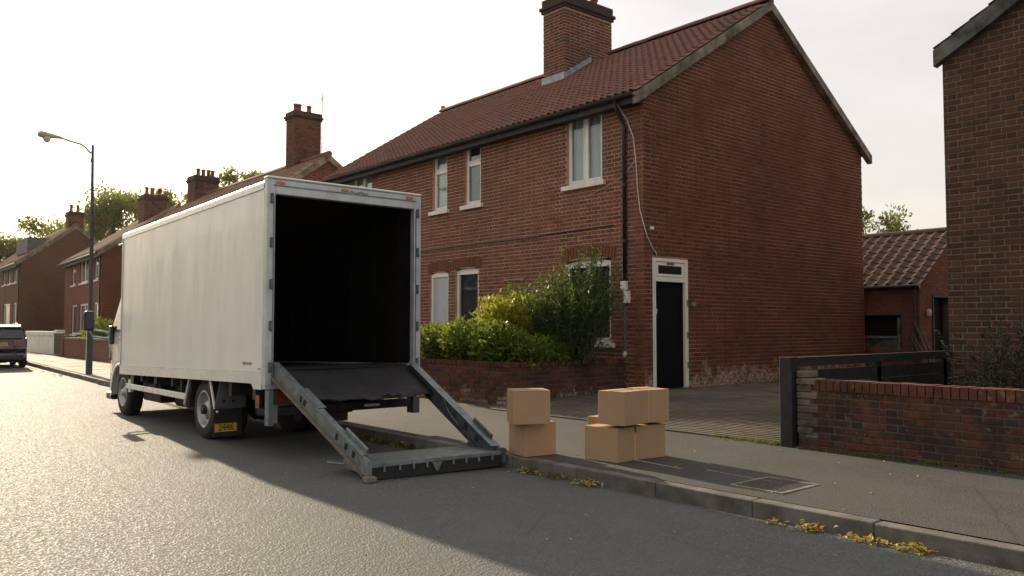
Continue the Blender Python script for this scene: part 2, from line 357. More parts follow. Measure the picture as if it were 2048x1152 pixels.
def project(p):
    th, ph = R(HEAD), R(PITCH); d = V(p) - CAMLOC
    fw = V((math.sin(th) * math.cos(ph), math.cos(th) * math.cos(ph), math.sin(ph))); rt = V((math.cos(th), -math.sin(th), 0)); up = rt.cross(fw)
    z = d.dot(fw)
    return (None if z < .2 else (1024 + 1648.14 * d.dot(rt) / z, 576 - 1648.14 * d.dot(up) / z, z))
def frame(o, u, n): return (V(o), V(u), V(n), V((0, 0, 1)))   # wall frame: along, outward, up
def turned(F, mat): return (mat @ F[0], (mat.to_3x3() @ F[1]), (mat.to_3x3() @ F[2]), (mat.to_3x3() @ F[3]))

# bricks ---------------------------------------------------------------
BRICKMESH = {}
def brick_geo(w, h, p, ch=.003):
    w2, h2 = w / 2, h / 2
    vs = [(-w2, 0, -h2), (w2, 0, -h2), (w2, 0, h2), (-w2, 0, h2), (-w2, p - ch, -h2), (w2, p - ch, -h2), (w2, p - ch, h2), (-w2, p - ch, h2),
          (-w2 + ch, p, -h2 + ch), (w2 - ch, p, -h2 + ch), (w2 - ch, p, h2 - ch), (-w2 + ch, p, h2 - ch)]
    fs = [(8, 9, 10, 11)] + [(i, (i + 1) % 4, 4 + (i + 1) % 4, 4 + i) for i in range(4)] + [(4 + i, 4 + (i + 1) % 4, 8 + (i + 1) % 4, 8 + i) for i in range(4)]
    return vs, fs
def brick_rows(u0, u1, z0, z1, course=.075, bond='flemish', holes=(), limits=None, L=.215, seed=1):
    """bricks (u, z, w, h) centred, between u0 and u1 (or limits(z) -> (a, b)), leaving rectangular holes"""
    rr = random.Random(seed); out = []; j = .015; h = course - j; k = 0; z = z0
    hd = (L - j) / 2
    while z + course <= z1 + 1e-4:
        a, b = (u0, u1) if limits is None else limits(z + course)
        if b - a > .05:
            spans = [(a, b)]
            for (h0, h1, y0, y1) in holes:
                if y0 < z + course - .02 and y1 > z + .02:
                    ns_ = []
                    for (s0, s1) in spans:
                        if h1 <= s0 or h0 >= s1: ns_.append((s0, s1)); continue
                        if h0 > s0: ns_.append((s0, h0))
                        if h1 < s1: ns_.append((h1, s1))
                    spans = ns_
            if bond == 'flemish': pat = [L, hd]; off = -(k % 2) * ((L + hd) / 2 + j)
            else: pat = [L]; off = -(k % 2) * (L + j) / 2
            u = u0 - 2 * (L + hd + 2 * j) + off; i = 0
            while u < b:
                w = pat[i % len(pat)]; i += 1
                for (s0, s1) in spans:
                    c0, c1 = max(u, s0 + .002), min(u + w, s1 - .002)
                    if c1 - c0 > .03: out.append(((c0 + c1) / 2, z + j + h / 2, c1 - c0, h))
                u += w + j
        z += course; k += 1
    return out
def lay_bricks(jobs, n_single, name='brick', proud=.007, seed=3, tiny=0):
    """jobs: (frame, list of bricks, material, parent, stuff parent). The n_single largest in view become parts, the rest one stuff part each."""
    rr = random.Random(seed); allb = []
    for ji, (F, bl, mat, par, visible) in enumerate(jobs):
        for b in bl:
            c = F[0] + F[1] * b[0] + F[3] * b[1]; q = project(c); s = 0
            if q and -20 < q[0] < 2068 and -20 < q[1] < 1172 and (visible is None or visible(b)): s = b[2] * b[3] / q[2] ** 2
            allb.append((s, ji, b))
    order = sorted(range(len(allb)), key=lambda i: -allb[i][0])
    single = set(i for i in order[:n_single] if allb[i][0] > 0)
    rest = {}
    for i, (s, ji, b) in enumerate(allb):
        F, _, mat, par, _v = jobs[ji]; p = proud + rr.uniform(-.002, .002)
        if callable(mat): mt = mat(b, rr)
        else: mt = mat
        if i in single:
            key = (round(b[2] / .004), round(b[3] / .004), mt)
            if key not in BRICKMESH:
                vs, fs = brick_geo(b[2], b[3], proud); BRICKMESH[key] = MB().add(vs, fs).mesh('brick', mt)
            o = bpy.data.objects.new(name, BRICKMESH[key]); COL.objects.link(o); o.parent = par
            n = F[2]; x = n.cross(F[3]); m3 = Matrix((x, n, F[3])).transposed().to_4x4()
            m3 = m3 @ Matrix.Rotation(rr.uniform(-.006, .006), 4, 'Y')
            m3.translation = F[0] + F[1] * b[0] + F[3] * b[1] + n * (p - proud)
            o.matrix_basis = ROOT[par.name].inverted() @ m3
        else:
            vs, fs = brick_geo(b[2], b[3], p); n = F[2]; x = F[1]
            c = F[0] + F[1] * b[0] + F[3] * b[1]
            rest.setdefault((ji, mt), MB()).add([c + x * v[0] + n * v[1] + F[3] * v[2] for v in vs], fs, rr.random())
    for (ji, mt), mb in rest.items(): mb.build('brickwork', mt, jobs[ji][3], kind='stuff')
def backing(F, u0, u1, z0, z1, holes, thick=.12, name='wall', mat='mortar_front', parent=None):
    us = sorted({u0, u1, *[h for q in holes for h in q[:2]]}); zs = sorted({z0, z1, *[h for q in holes for h in q[2:]]}); mb = MB()
    us = [u for u in us if u0 <= u <= u1]; zs = [z for z in zs if z0 <= z <= z1]
    for a, b in zip(us, us[1:]):
        for c, d in zip(zs, zs[1:]):
            m, n = (a + b) / 2, (c + d) / 2
            if any(q[0] < m < q[1] and q[2] < n < q[3] for q in holes): continue
            mb.fbox(F, a, b, -thick, 0, c, d)
    return mb.build(name, mat, parent)
def voussoirs(F, u0, u1, zs, rise, hgt, mat, parent, name='arch_brick', wdt=.065):
    n = max(5, round((u1 - u0) / (wdt + .010))); mid = (u0 + u1) / 2; half = (u1 - u0) / 2; rr = random.Random(int(u0 * 100))
    for i in range(n):
        t = -1 + (2 * i + 1) / n; u = mid + t * half; zb = zs + rise * (1 - t * t); ang = t * .16
        w = (u1 - u0) / n - .010; vs, fs = brick_geo(w, hgt, .019); c = F[0] + F[1] * (u + math.sin(ang) * hgt / 2) + F[3] * (zb + hgt / 2)
        ca, sa = math.cos(ang), math.sin(ang); x = F[1] * ca - F[3] * sa; z = F[3] * ca + F[1] * sa
        MB().add([c + x * v[0] + F[2] * v[1] + z * v[2] for v in vs], fs, rr.random()).build(name, mat, parent)

# windows ---------------------------------------------------------------
def wavy(F, u0, u1, d, z0, z1, n=26, amp=.018, lam=.11, seed=0):
    mb = MB(); rr = random.Random(seed); ph = rr.random() * 6; pts = []
    for i in range(n + 1):
        u = u0 + (u1 - u0) * i / n; dd = d + amp * math.sin(u / lam * 6.283 + ph) + amp * .5 * math.sin(u / lam * 2.3 + ph)
        pts.append((u, dd))
    o, X, Y, Z = F
    for (a, da), (b, db) in zip(pts, pts[1:]): mb.quad(o + X * a + Y * da + Z * z0, o + X * b + Y * db + Z * z0, o + X * b + Y * db + Z * z1, o + X * a + Y * da + Z * z1)
    return mb
def window(F, parent, u0, u1, z0, z1, cols=1, transom=None, sill=.09, fw=.055, curtain='curtain', depth=-.07, seed=0, panes=None, glassm='glass', far=False, arch=0):
    """frame proud of the recess, one pane per light, sill under it, a curtain and dark room behind"""
    mb = MB(); d0, d1 = depth - .05, depth + .012
    mb.fbox(F, u0, u0 + fw, d0, d1, z0, z1); mb.fbox(F, u1 - fw, u1, d0, d1, z0, z1)
    mb.fbox(F, u0 + fw, u1 - fw, d0, d1 - .001, z0, z0 + fw)
    if arch:
        n = 10; pl = [(u0 + fw, z1 - fw), (u1 - fw, z1 - fw)]
        for i in range(n + 1): t = 1 - 2 * i / n; pl.append(((u0 + u1) / 2 + t * (u1 - u0) / 2, z1 + arch * (1 - t * t)))
        mb.prism(pl, F, d0, d1 - .002)
    else: mb.fbox(F, u0 + fw, u1 - fw, d0, d1 - .001, z1 - fw, z1)
    cells = []; w = (u1 - u0 - 2 * fw)
    zs = [z0 + fw] + ([transom] if transom else []) + [z1 - fw]
    for c in range(cols):
        a = u0 + fw + w * c / cols; b = u0 + fw + w * (c + 1) / cols
        if c: mb.fbox(F, a - fw * .6, a + fw * .6, d0, d1 - .002, z0 + fw, z1 - fw)
        for q in range(len(zs) - 1):
            cells.append((a + (fw * .6 if c else 0), b - (fw * .6 if c < cols - 1 else 0), zs[q] + (fw * .6 if q else 0), zs[q + 1] - (fw * .6 if q < len(zs) - 2 else 0)))
    if transom: mb.fbox(F, u0 + fw, u1 - fw, d0, d1 - .003, transom - fw * .6, transom + fw * .6)
    for (a, b, c, d) in cells:      # opening sash round each pane
        s = .028 if not far else .0
        if s:
            e0, e1 = depth - .03, depth + .022
            mb.fbox(F, a + .002, a + s, e0, e1, c + .002, d - .002); mb.fbox(F, b - s, b - .002, e0, e1, c + .002, d - .002)
            mb.fbox(F, a + s, b - s, e0, e1 - .001, c + .002, c + s); mb.fbox(F, a + s, b - s, e0, e1 - .001, d - s, d - .002)
    o = mb.build('window', 'upvc', parent)
    for (a, b, c, d) in cells:
        MB().fbox(F, a + .02, b - .02, depth - .020, depth - .012, c + .02, d - .02).build('pane', glassm, o)
    if sill: MB().fbox(F, u0 - .09, u1 + .09, depth - .05, .075, z0 - sill, z0 - .004).build('sill', 'sill_white', o)
    if curtain:
        wavy(F, u0 - .03, u1 + .03, depth - .085, z0 - .04, z1 + .11, seed=seed, amp=.014).build('curtain', curtain, o, smooth=True)
    if not far:
        r = MB(); r.fbox(F, u0 - .05, u1 + .05, -.75, -.74, z0 - .05, z1 + .13 + arch); r.fbox(F, u0 - .05, u0 - .04, -.74, -.122, z0 - .05, z1 + .13 + arch)
        r.fbox(F, u1 + .04, u1 + .05, -.74, -.122, z0 - .05, z1 + .13 + arch); r.fbox(F, u0 - .04, u1 + .04, -.74, -.122, z1 + .12 + arch, z1 + .13 + arch); r.fbox(F, u0 - .04, u1 + .04, -.74, -.122, z0 - .05, z0 - .04)
        r.build('room', 'room_dark', o)
    return o

# roof tiles ------------------------------------------------------------
def tile_geo(w, l, roll=.032, th=.014, lift=.022):
    """one roman tile: x across, y up the slope, z off the roof; the foot is lifted onto the tile below"""
    prof = [(0, .0), (.42, .0), (.56, .012 + roll * .2), (.68, roll * .8), (.78, roll), (.88, roll * .8), (1.0, .010)]
    n = len(prof); vs = []
    for y, zz in ((0, lift), (l * 1.12, .002)): vs += [(a * w, y, b + zz) for a, b in prof]
    vs += [(a * w, 0, b + lift - th) for a, b in prof]
    fs = [(i, i + 1, n + i + 1, n + i) for i in range(n - 1)] + [(2 * n + i, 2 * n + i + 1, i + 1, i) for i in range(n - 1)]
    fs += [(0, n, 2 * n), (n - 1, 3 * n - 1, 2 * n - 1)]
    return vs, fs
def lay_tiles(O, ex, ey, ez, W_, L_, tw, tl, mat, parent, n_single, skip=None, seed=5, name='tile', roll=.032):
    """O = eave corner, ex along the eave, ey up the slope, ez off it"""
    vs, fs = tile_geo(tw, tl, roll); me = MB().add(vs, fs).mesh(name, mat); rr = random.Random(seed); rest = MB(); items = []
    nx, ny = int(W_ / tw + .5), int(L_ / tl)
    for j in range(ny):
        for i in range(nx):
            x, y = i * tw, j * tl
            if skip and skip(x, y): continue
            c = O + ex * (x + tw / 2) + ey * (y + tl / 2); q = project(c)
            s = 0 if not q or not (0 < q[0] < 2048 and 0 < q[1] < 1152) else 1 / q[2] ** 2
            items.append((s, x, y))
    order = sorted(range(len(items)), key=lambda k: -items[k][0]); single = set(k for k in order[:n_single] if items[k][0] > 0)
    for k, (s, x, y) in enumerate(items):
        a = rr.uniform(-.010, .010); dz = rr.uniform(0, .006); ca, sa = math.cos(a), math.sin(a)
        X = ex * ca + ey * sa; Y = ey * ca - ex * sa; o3 = O + ex * x + ey * (y + rr.uniform(-.006, .006)) + ez * dz
        if k in single:
            o = bpy.data.objects.new(name, me); COL.objects.link(o); o.parent = parent
            m4 = Matrix((X, Y, ez)).transposed().to_4x4(); m4.translation = o3; o.matrix_basis = ROOT[parent.name].inverted() @ m4
        else: rest.add([o3 + X * v[0] + Y * v[1] + ez * v[2] for v in vs], fs, rr.random())
    if rest.v: rest.build('tiling', mat, parent, kind='stuff')

# foliage ---------------------------------------------------------------
def leaf(mb, p, d, up, l, w, r):
    """a folded leaf: four triangles about a midrib"""
    d = d.normalized(); s = d.cross(up)
    if s.length < 1e-3: s = d.cross(V((1, 0, .3)))
    s.normalize(); n = s.cross(d); m = p + d * l * .45
    mb.add([p, m + s * w * .5 + n * w * .18, p + d * l - n * l * .12, m - s * w * .5 + n * w * .18], [(0, 1, 2), (0, 2, 3)], r)
def rvec(rr):
    while True:
        v = V((rr.uniform(-1, 1), rr.uniform(-1, 1), rr.uniform(-1, 1)))
        if .05 < v.length < 1: return v.normalized()
def cloud(mb, c, rad, n, l, w, rr, shell=.55, up=.35, tone=0.0):
    """leaves through an ellipsoid, thicker towards its skin, facing mostly out and up"""
    c = V(c)
    for _ in range(n):
        d = rvec(rr); k = (shell + (1 - shell) * rr.random()) if rr.random() < .8 else rr.random()
        p = c + V((d.x * rad[0], d.y * rad[1], d.z * rad[2])) * k * rr.uniform(.86, 1.1)
        dd = (d + rvec(rr) * .9 + V((0, 0, up))).normalized(); s = rr.uniform(.7, 1.3)
        leaf(mb, p, dd, rvec(rr), l * s, w * s, min(.999, max(0, rr.random())))
def spray(lm, sm, base, tip, nleaf, l, w, rr, sag=.1, sr=.006, start=.25):
    """one arching stem with leaves along it"""
    base, tip = V(base), V(tip); pts = []
    for i in range(7):
        t = i / 6; p = base.lerp(tip, t); p.z += math.sin(t * math.pi * .5) * sag - t * t * sag; pts.append(p + rvec(rr) * .012)
    sm.tube(pts, [sr * (1 - .8 * i / 6) for i in range(7)], 4)
    for k in range(nleaf):
        t = start + (1 - start) * (k + rr.random()) / nleaf; i = min(5, int(t * 6)); p = pts[i].lerp(pts[i + 1], t * 6 - i); d = (pts[i + 1] - pts[i]).normalized()
        s = rr.uniform(.7, 1.25); leaf(lm, p, d * .6 + rvec(rr) * .9 + V((0, 0, .15)), rvec(rr), l * s, w * s, rr.random())

# ================================================================== the setting
KX = 5.33
def bend(y): return 0 if y < 21 else (y - 21) * .052
def gz(x): return .125 + max(0, min(x, 7.87) - 5.45) * .010 + max(0, min(x, 11.0) - 7.87) * .047
def strip(fa, fb, ys, za, zb):
    mb = MB()
    for a, b in zip(ys, ys[1:]): mb.quad((fa(a), a, za), (fb(a), a, zb), (fb(b), b, zb), (fa(b), b, za))
    return mb
YS = [-30, 0, 10, 21, 40, 80, 185]
g = MB(); g.quad((-150, -60, -.08), (150, -60, -.08), (150, 190, -.08), (-150, 190, -.08)); struct(g.build('ground', 'earth'))
struct(strip(lambda y: -3.4 + bend(y), lambda y: KX + .02 + bend(y), YS, 0, 0).build('road', 'asphalt'))
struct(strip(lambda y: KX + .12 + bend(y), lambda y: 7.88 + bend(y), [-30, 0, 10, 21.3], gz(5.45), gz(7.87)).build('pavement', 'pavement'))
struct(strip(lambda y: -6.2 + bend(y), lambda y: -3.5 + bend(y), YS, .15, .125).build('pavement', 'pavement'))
struct(MB().box(-3.52, -3.4, -30, 21, -.06, .125).build('kerb', 'kerbstone', bevel=.012))
y2 = MB()
for a, b, za, zb in ((7.88, 11.0, gz(7.87) - .012, gz(11) - .012), (11.0, 60, gz(11) - .012, .32)): y2.quad((a, -30, za), (b, -30, zb), (b, 90, zb), (a, 90, za))
struct(y2.build('yard', 'earth'))
# kerb of single stones
kerb = struct(bpy.data.objects.new('kerb', None)); COL.objects.link(kerb); kerb.location = (KX, 0, 0); ROOT[kerb.name] = Matrix.Translation((KX, 0, 0))
KM = MB().box(0, .125, 0, .912, -.10, .125).mesh('kerbstone', 'kerbstone')
y = -5.6; i = 0
while y < 46:
    o = bpy.data.objects.new('kerbstone', KM); COL.objects.link(o); o.parent = kerb
    o.location = (bend(y) + rng.uniform(-.004, .004), y, rng.uniform(-.006, .004)); o.rotation_euler = (rng.uniform(-.003, .003), 0, -(.052 if y > 21 else 0) + rng.uniform(-.003, .003))
    md = o.modifiers.new('bevel', 'BEVEL'); md.width = .012; md.segments = 3
    y += .915
# paving slabs on the sunlit far footway
slabbed = struct(strip(lambda y: KX + .125 + bend(y), lambda y: 7.88 + bend(y), [21.3, 40, 80, 185], .118, .14).build('footway', 'slab_far'))
ROOT[slabbed.name] = Matrix.Identity(4)
SM = MB().box(0, .596, 0, .746, 0, .03).mesh('paving_slab', 'slab_far')
for j in range(28):
    for k in range(4):
        y = 21.35 + j * .75; o = bpy.data.objects.new('paving_slab', SM); COL.objects.link(o); o.parent = slabbed
        o.location = (KX + .132 + bend(y) + k * .6, y, .102 + k * .0056 + rng.uniform(-.003, .003)); o.rotation_euler = (0, -.009, -.052)

# block-paved drive beside the house
drive = MB(); drive.quad((7.9, 4.95, gz(7.9) + .002), (10.99, 4.95, gz(10.99) + .002), (10.99, 9.86, gz(10.99) + .002), (7.9, 9.86, gz(7.9) + .002)); drive.quad((10.99, -2, gz(11) + .002), (19.2, -2, gz(11) + .002), (19.2, 9.40, gz(11) + .002), (10.99, 9.40, gz(11) + .002))
drive = struct(drive.build('driveway', 'sand')); ROOT[drive.name] = Matrix.Identity(4)
PM = MB().box(-.0985, .0985, -.0485, .0485, 0, .03).mesh('paver', 'paver')
rest = MB(); pl = []
for i in range(31):
    for j in range(25):
        x = 7.95 + i * .1; yy = 4.98 + j * .2 + (i % 2) * .1
        if yy > 9.9: continue
        q = project((x, yy, gz(x))); pl.append((1 / q[2] ** 2 if 1330 < q[0] < 2040 or 1105 < q[0] < 1190 else 0, x, yy))
pl.sort(key=lambda t: -t[0])
for k, (s, x, yy) in enumerate(pl):
    z = gz(x) - .018 + rng.uniform(-.0015, .0015)
    if k < 300:
        o = bpy.data.objects.new('paver', PM); COL.objects.link(o); o.parent = drive; o.location = (x, yy, z); o.rotation_euler = (.047, 0, R(90) + rng.uniform(-.015, .015))
    else: rest.box(x - .0485, x + .0485, yy - .0985, yy + .0985, z, z + .03, rng.random())
for i in range(40):
    for j in range(20):
        x = 11.1 + i * .2; yy = 5.2 + j * .2
        rest.box(x - .097, x + .097, yy - .097, yy + .097, gz(x) - .02, gz(x) + .010 + rng.uniform(-.004, .004), rng.random())
rest.build('paving', 'paver', drive, kind='stuff')

# ================================================================== the brick house
house = thing('brick_house', (11, 9.42, .28), 'red brick house with white windows, tall chimney and blank gable beside the boxes', 'house')
HX, HY, HE, HW, HD = 11.0, 9.42, 5.52, 11.45, 7.84
FR = frame((HX, HY, 0), (0, 1, 0), (-1, 0, 0)); GA = frame((HX, HY, 0), (1, 0, 0), (0, -1, 0))
def O(y0, y1, z0, z1): return (y0 - HY, y1 - HY, z0, z1)
W1, W2, W3, W4 = O(10.40, 11.34, 4.10, 5.49), O(14.02, 14.60, 4.09, 5.48), O(15.27, 15.84, 4.09, 5.48), O(18.60, 19.60, 4.10, 5.49)
DL, W5, GW, GL = O(15.21, 15.92, .28, 2.66), O(14.10, 14.95, 1.12, 2.70), O(10.20, 11.40, 1.12, 2.66), O(18.3, 19.5, 1.12, 2.66)
holes = [W1, W2, W3, W4, DL, W5, GW, GL]; arches = [(DL, .05), (W5, .05), (GW, .07), (GL, .07)]
bh = list(holes) + [(h[0] - .02, h[1] + .02, h[3], h[3] + .12) for h, r in arches]
fw_ = backing(FR, .24, HW - .12, .1, HE + .12, holes, name='front_wall', mat='mortar_front', parent=house)
SL = .637; RX = 3.92; RZ = HE + .14 + RX * SL     # roof slope, ridge offset and underside height
DO = (.215, 1.205, .26, 2.62)
gp = [(0, .1), (DO[0], .1), (DO[0], DO[3]), (DO[1], DO[3]), (DO[1], .1), (HD, .1), (HD, HE + .12), (RX, RZ - .02), (0, HE + .12)]
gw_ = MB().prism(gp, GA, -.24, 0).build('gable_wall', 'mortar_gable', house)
bw = MB(); bw.fbox(FR, .24, HW - .12, -HD, -HD + .12, .1, HE + .1); bw.prism([(HD, .1), (HD, HE + .12), (RX, RZ - .02), (0, HE + .12), (0, .1)], (V((HX, HY + HW, 0)), V((1, 0, 0)), V((0, 1, 0)), V((0, 0, 1))), -.12, 0)
bw.build('rear_wall', 'mortar_front', house)
gl = lambda z: (0.0, HD) if z < HE + .1 else ((z - HE - .10) / SL, HD - (z - HE - .10) / SL)
def front_vis(b): return not (b[1] < 1.3 and b[0] < 7) and b[0] < 5
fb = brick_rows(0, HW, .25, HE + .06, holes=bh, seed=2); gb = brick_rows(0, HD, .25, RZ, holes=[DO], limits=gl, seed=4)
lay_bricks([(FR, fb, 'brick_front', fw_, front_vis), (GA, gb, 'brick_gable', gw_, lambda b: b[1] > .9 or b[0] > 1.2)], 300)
for h, r in arches: voussoirs(FR, h[0] - .10, h[1] + .10, h[3] - .02, r, .215, 'brick_arch', fw_)
window(FR, house, *W1[:2], W1[2], W1[3], cols=2, seed=1)
window(FR, house, *W2[:2], W2[2], W2[3], transom=5.02, seed=2, curtain='curtain_blue')
window(FR, house, *W3[:2], W3[2], W3[3], transom=5.02, seed=3)
window(FR, house, *W4[:2], W4[2], W4[3], cols=2, seed=4)
window(FR, house, *W5[:2], W5[2], W5[3] - .05, cols=1, seed=5, curtain='curtain_blue', arch=.05)
window(FR, house, *GW[:2], GW[2], GW[3] - .06, cols=2, seed=6, curtain='curtain_blue', arch=.06)
window(FR, house, *GL[:2], GL[2], GL[3] - .06, cols=2, seed=7, arch=.06)
# grey street door in an arched white frame
d = MB(); a, b, c, e = DL; d.fbox(FR, a, a + .06, -.1, -.03, c, e - .05); d.fbox(FR, b - .06, b, -.1, -.03, c, e - .05)
d.prism([(a + .06, e - .11), (b - .06, e - .11)] + [((a + b) / 2 + (1 - 2 * i / 10) * (b - a) / 2, e - .05 + .05 * (1 - (1 - 2 * i / 10) ** 2)) for i in range(11)], FR, -.1, -.032)
fd = d.build('street_door', 'upvc', house); MB().fbox(FR, a + .06, b - .06, -.11, -.06, c, e - .11).build('door_leaf', 'door_grey', fd)
MB().fbox(FR, a + .10, a + .20, -.055, -.03, 1.30, 1.32).build('handle', 'steel', fd)
# side door with a light over it
a, b, c, e = DO; d = MB(); f = .085
d.fbox(GA, a, a + f, -.1, .012, c, e); d.fbox(GA, b - f, b, -.1, .012, c, e); d.fbox(GA, a + f, b - f, -.1, .011, e - .06, e); d.fbox(GA, a + f, b - f, -.1, .011, 2.205, 2.285)
d.fbox(GA, a + f, b - f, -.1, -.03, 2.285, e - .06) ; sd = d.build('side_door', 'upvc', house, bevel=.006)
t = MB(); t.fbox(GA, a + .10, a + .16, -.03, .002, 2.30, 2.55); t.fbox(GA, b - .16, b - .10, -.03, .002, 2.30, 2.55); t.fbox(GA, a + .16, b - .16, -.03, .001, 2.30, 2.345); t.fbox(GA, a + .16, b - .16, -.03, .001, 2.495, 2.55)
t.build('fanlight_frame', 'upvc', sd); MB().fbox(GA, a + .16, b - .16, -.029, -.012, 2.345, 2.495).build('fanlight_pane', 'car_glass', sd)
MB().fbox(GA, a + .40, b - .40, .002, .012, 2.515, 2.545).build('vent', 'hinge', sd)
MB().fbox(GA, a + f, b - f, -.09, -.045, c + .05, 2.205).build('door_leaf', 'door_dark', sd)
MB().fbox(GA, a + .0, b - .0, -.05, .06, c - .03, c + .045).build('threshold', 'black_wood', sd)
for z in (.66, 1.20, 1.78): MB().fbox(GA, b - .045, b - .01, .012, .024, z, z + .11).build('hinge', 'galv', sd)
MB().tube([GA[0] + V((a + .03, -.03, 2.6)), GA[0] + V((a + .02, -.03, 1.75)), GA[0] + V((a + .06, -.05, 1.70)), GA[0] + V((a + .015, -.03, 1.50)), GA[0] + V((a + .03, -.03, .5))], .009, 6).build('trim_strip', 'upvc', sd)
# roof
sl = math.hypot(1, SL); EY = V((1, 0, SL)) / sl; EZ = V((-SL, 0, 1)) / sl; EAVE = V((HX - .27, HY - .10, HE + .14 - .27 * SL)); RL = (RX + .27) * sl
deck = MB(); RW = HW + .16
deck.fbox((EAVE, V((0, 1, 0)), EY, EZ), .10, RW - .04, 0.02, RL, -.03, -.004)
bk = V((-1, 0, SL)) / sl; bz = V((SL, 0, 1)) / sl; BE = V((HX + HD + .27, HY - .10, HE + .14 - .27 * SL)); BL = (HD - RX + .27) * sl
deck.fbox((BE, V((0, 1, 0)), bk, bz), .10, RW - .04, 0.02, BL, -.03, -.004)
roof = deck.build('roof', 'black_wood', house)
CHX0, CHX1, CHY0, CHY1 = 13.68, 15.35, 14.17, 14.92
def under_chimney(x, y):
    wy = EAVE.y + x; wx = EAVE.x + EY.x * y; return CHY0 - .1 < wy < CHY1 - .15 and wx > CHX0 - .06
lay_tiles(EAVE, V((0, 1, 0)), EY, EZ, RW, RL - .10, .175, .235, 'tile_red', roof, 300, skip=under_chimney)
lay_tiles(BE + V((0, RW, 0)), V((0, -1, 0)), bk, bz, RW, BL - .10, .175, .235, 'tile_red', roof, 0)
RIDGE = EAVE + EY * RL
for i in range(int(RW / .45) + 1):
    y = RIDGE.y + i * .45; n = 9; pr = []
    if CHY0 - .4 < y < CHY1 - .05: continue
    for k in range(n): pr.append((math.cos(math.pi * k / (n - 1)) * .13, math.sin(math.pi * k / (n - 1)) * .115))
    pr += [(-.11, .0), (.11, 0)][::1]
    MB().prism([(p[0], p[1]) for p in pr[:n]], (V((RIDGE.x, y, RIDGE.z - .015 + rng.uniform(-.004, .004))), V((1, 0, 0)), V((0, 1, 0)), V((0, 0, 1))), 0, .447).build('ridge_tile', 'tile_red', roof, smooth=False)
MB().tube([(RIDGE.x, RIDGE.y + RW, RIDGE.z - .05), (RIDGE.x, RIDGE.y + RW + .03, RIDGE.z + .18)], [.10, .06], 8).build('ridge_end', 'cement', roof)
# cement verge under the tiles of the gable, both slopes, and the far one
for (E0, ee, LL) in ((EAVE, EY, RL), (BE, bk, BL)):
    zz = V((0, 0, 1))
    for yo, t in ((-.035, 'cement'), (RW - .02, 'cement_dark')):
        mb = MB(); n = 14
        for k in range(n):
            p0 = E0 + ee * (LL * k / n) + V((0, yo, 0)); p1 = E0 + ee * (LL * (k + 1) / n - .002) + V((0, yo, 0)); dd = rng.uniform(-.012, .004)
            A, B = p0 - zz * (.215 + dd), p1 - zz * (.215 + dd)
            q = [A, B, p1 - zz * .02, p0 - zz * .02]; yv = V((0, .13 + rng.uniform(-.004, .004), 0))
            mb.add(q + [w + yv for w in q], [(0, 1, 2, 3), (4, 5, 6, 7), (0, 1, 5, 4), (2, 3, 7, 6), (0, 3, 7, 4), (1, 2, 6, 5)])
        mb.build('verge', t, roof)
# eaves: soffit, fascia, gutter, downpipe
MB().box(HX - .25, HX - .22, HY - .02, HY + HW, EAVE.z - .19, EAVE.z - .005).build('fascia', 'black_wood', roof)
MB().box(HX - .22, HX - .0, HY + .0, HY + HW, EAVE.z - .17, EAVE.z - .15).build('soffit', 'black_wood', roof)
gt = MB(); n = 8; pr = [(-math.cos(math.pi * k / n) * .062, -math.sin(math.pi * k / n) * .062) for k in range(n + 1)]; pr2 = [(p[0] * .9, p[1] * .9) for p in reversed(pr)]
gt.prism(pr + pr2, (V((HX - .315, HY - .06, EAVE.z - .03)), V((1, 0, 0)), V((0, 1, 0)), V((0, 0, 1))), 0, HW + .12); gutter = gt.build('gutter', 'black_plastic', roof)
dp = MB(); zt = EAVE.z - .09; dp.tube([(HX - .315, HY + .36, zt), (HX - .315, HY + .36, zt - .10), (HX - .26, HY + .38, zt - .17), (HX - .10, HY + .40, zt - .32), (HX - .055, HY + .40, zt - .42), (HX - .055, HY + .40, 2.15)], .036, 10)
dpo = dp.build('downpipe', 'black_plastic', house, smooth=True)
for z in (4.9, 3.9, 2.9): MB().tube([(HX - .055, HY + .40, z), (HX - .055, HY + .40, z + .05)], .046, 10).build('pipe_clip', 'black_plastic', dpo)
MB().tube([(HX - .05, HY + .40, 2.15), (HX - .05, HY + .40, 1.0)], .024, 8).build('waste_pipe', 'mud_grey', house)
MB().box(HX - .10, HX - .013, HY + .36, HY + .47, 2.05, 2.21).build('junction_box', 'upvc', house, bevel=.01)
MB().box(HX - .10, HX - .013, HY + .30, HY + .40, 1.82, 2.04).build('meter_box', 'upvc', house, bevel=.01)
MB().tube([(HX - .06, HY + .40, .98), (HX - .06, HY + .40, .93), (HX - .10, HY + .38, .90)], .035, 8).build('tap_elbow', 'upvc', house)
MB().lathe([(.0, -.06), (.03, -.055), (.035, -.01), (.035, 0)], (HX + .18, HY - .0, 3.13), (0, 1, 0), 12).build('outside_light', 'upvc', house)
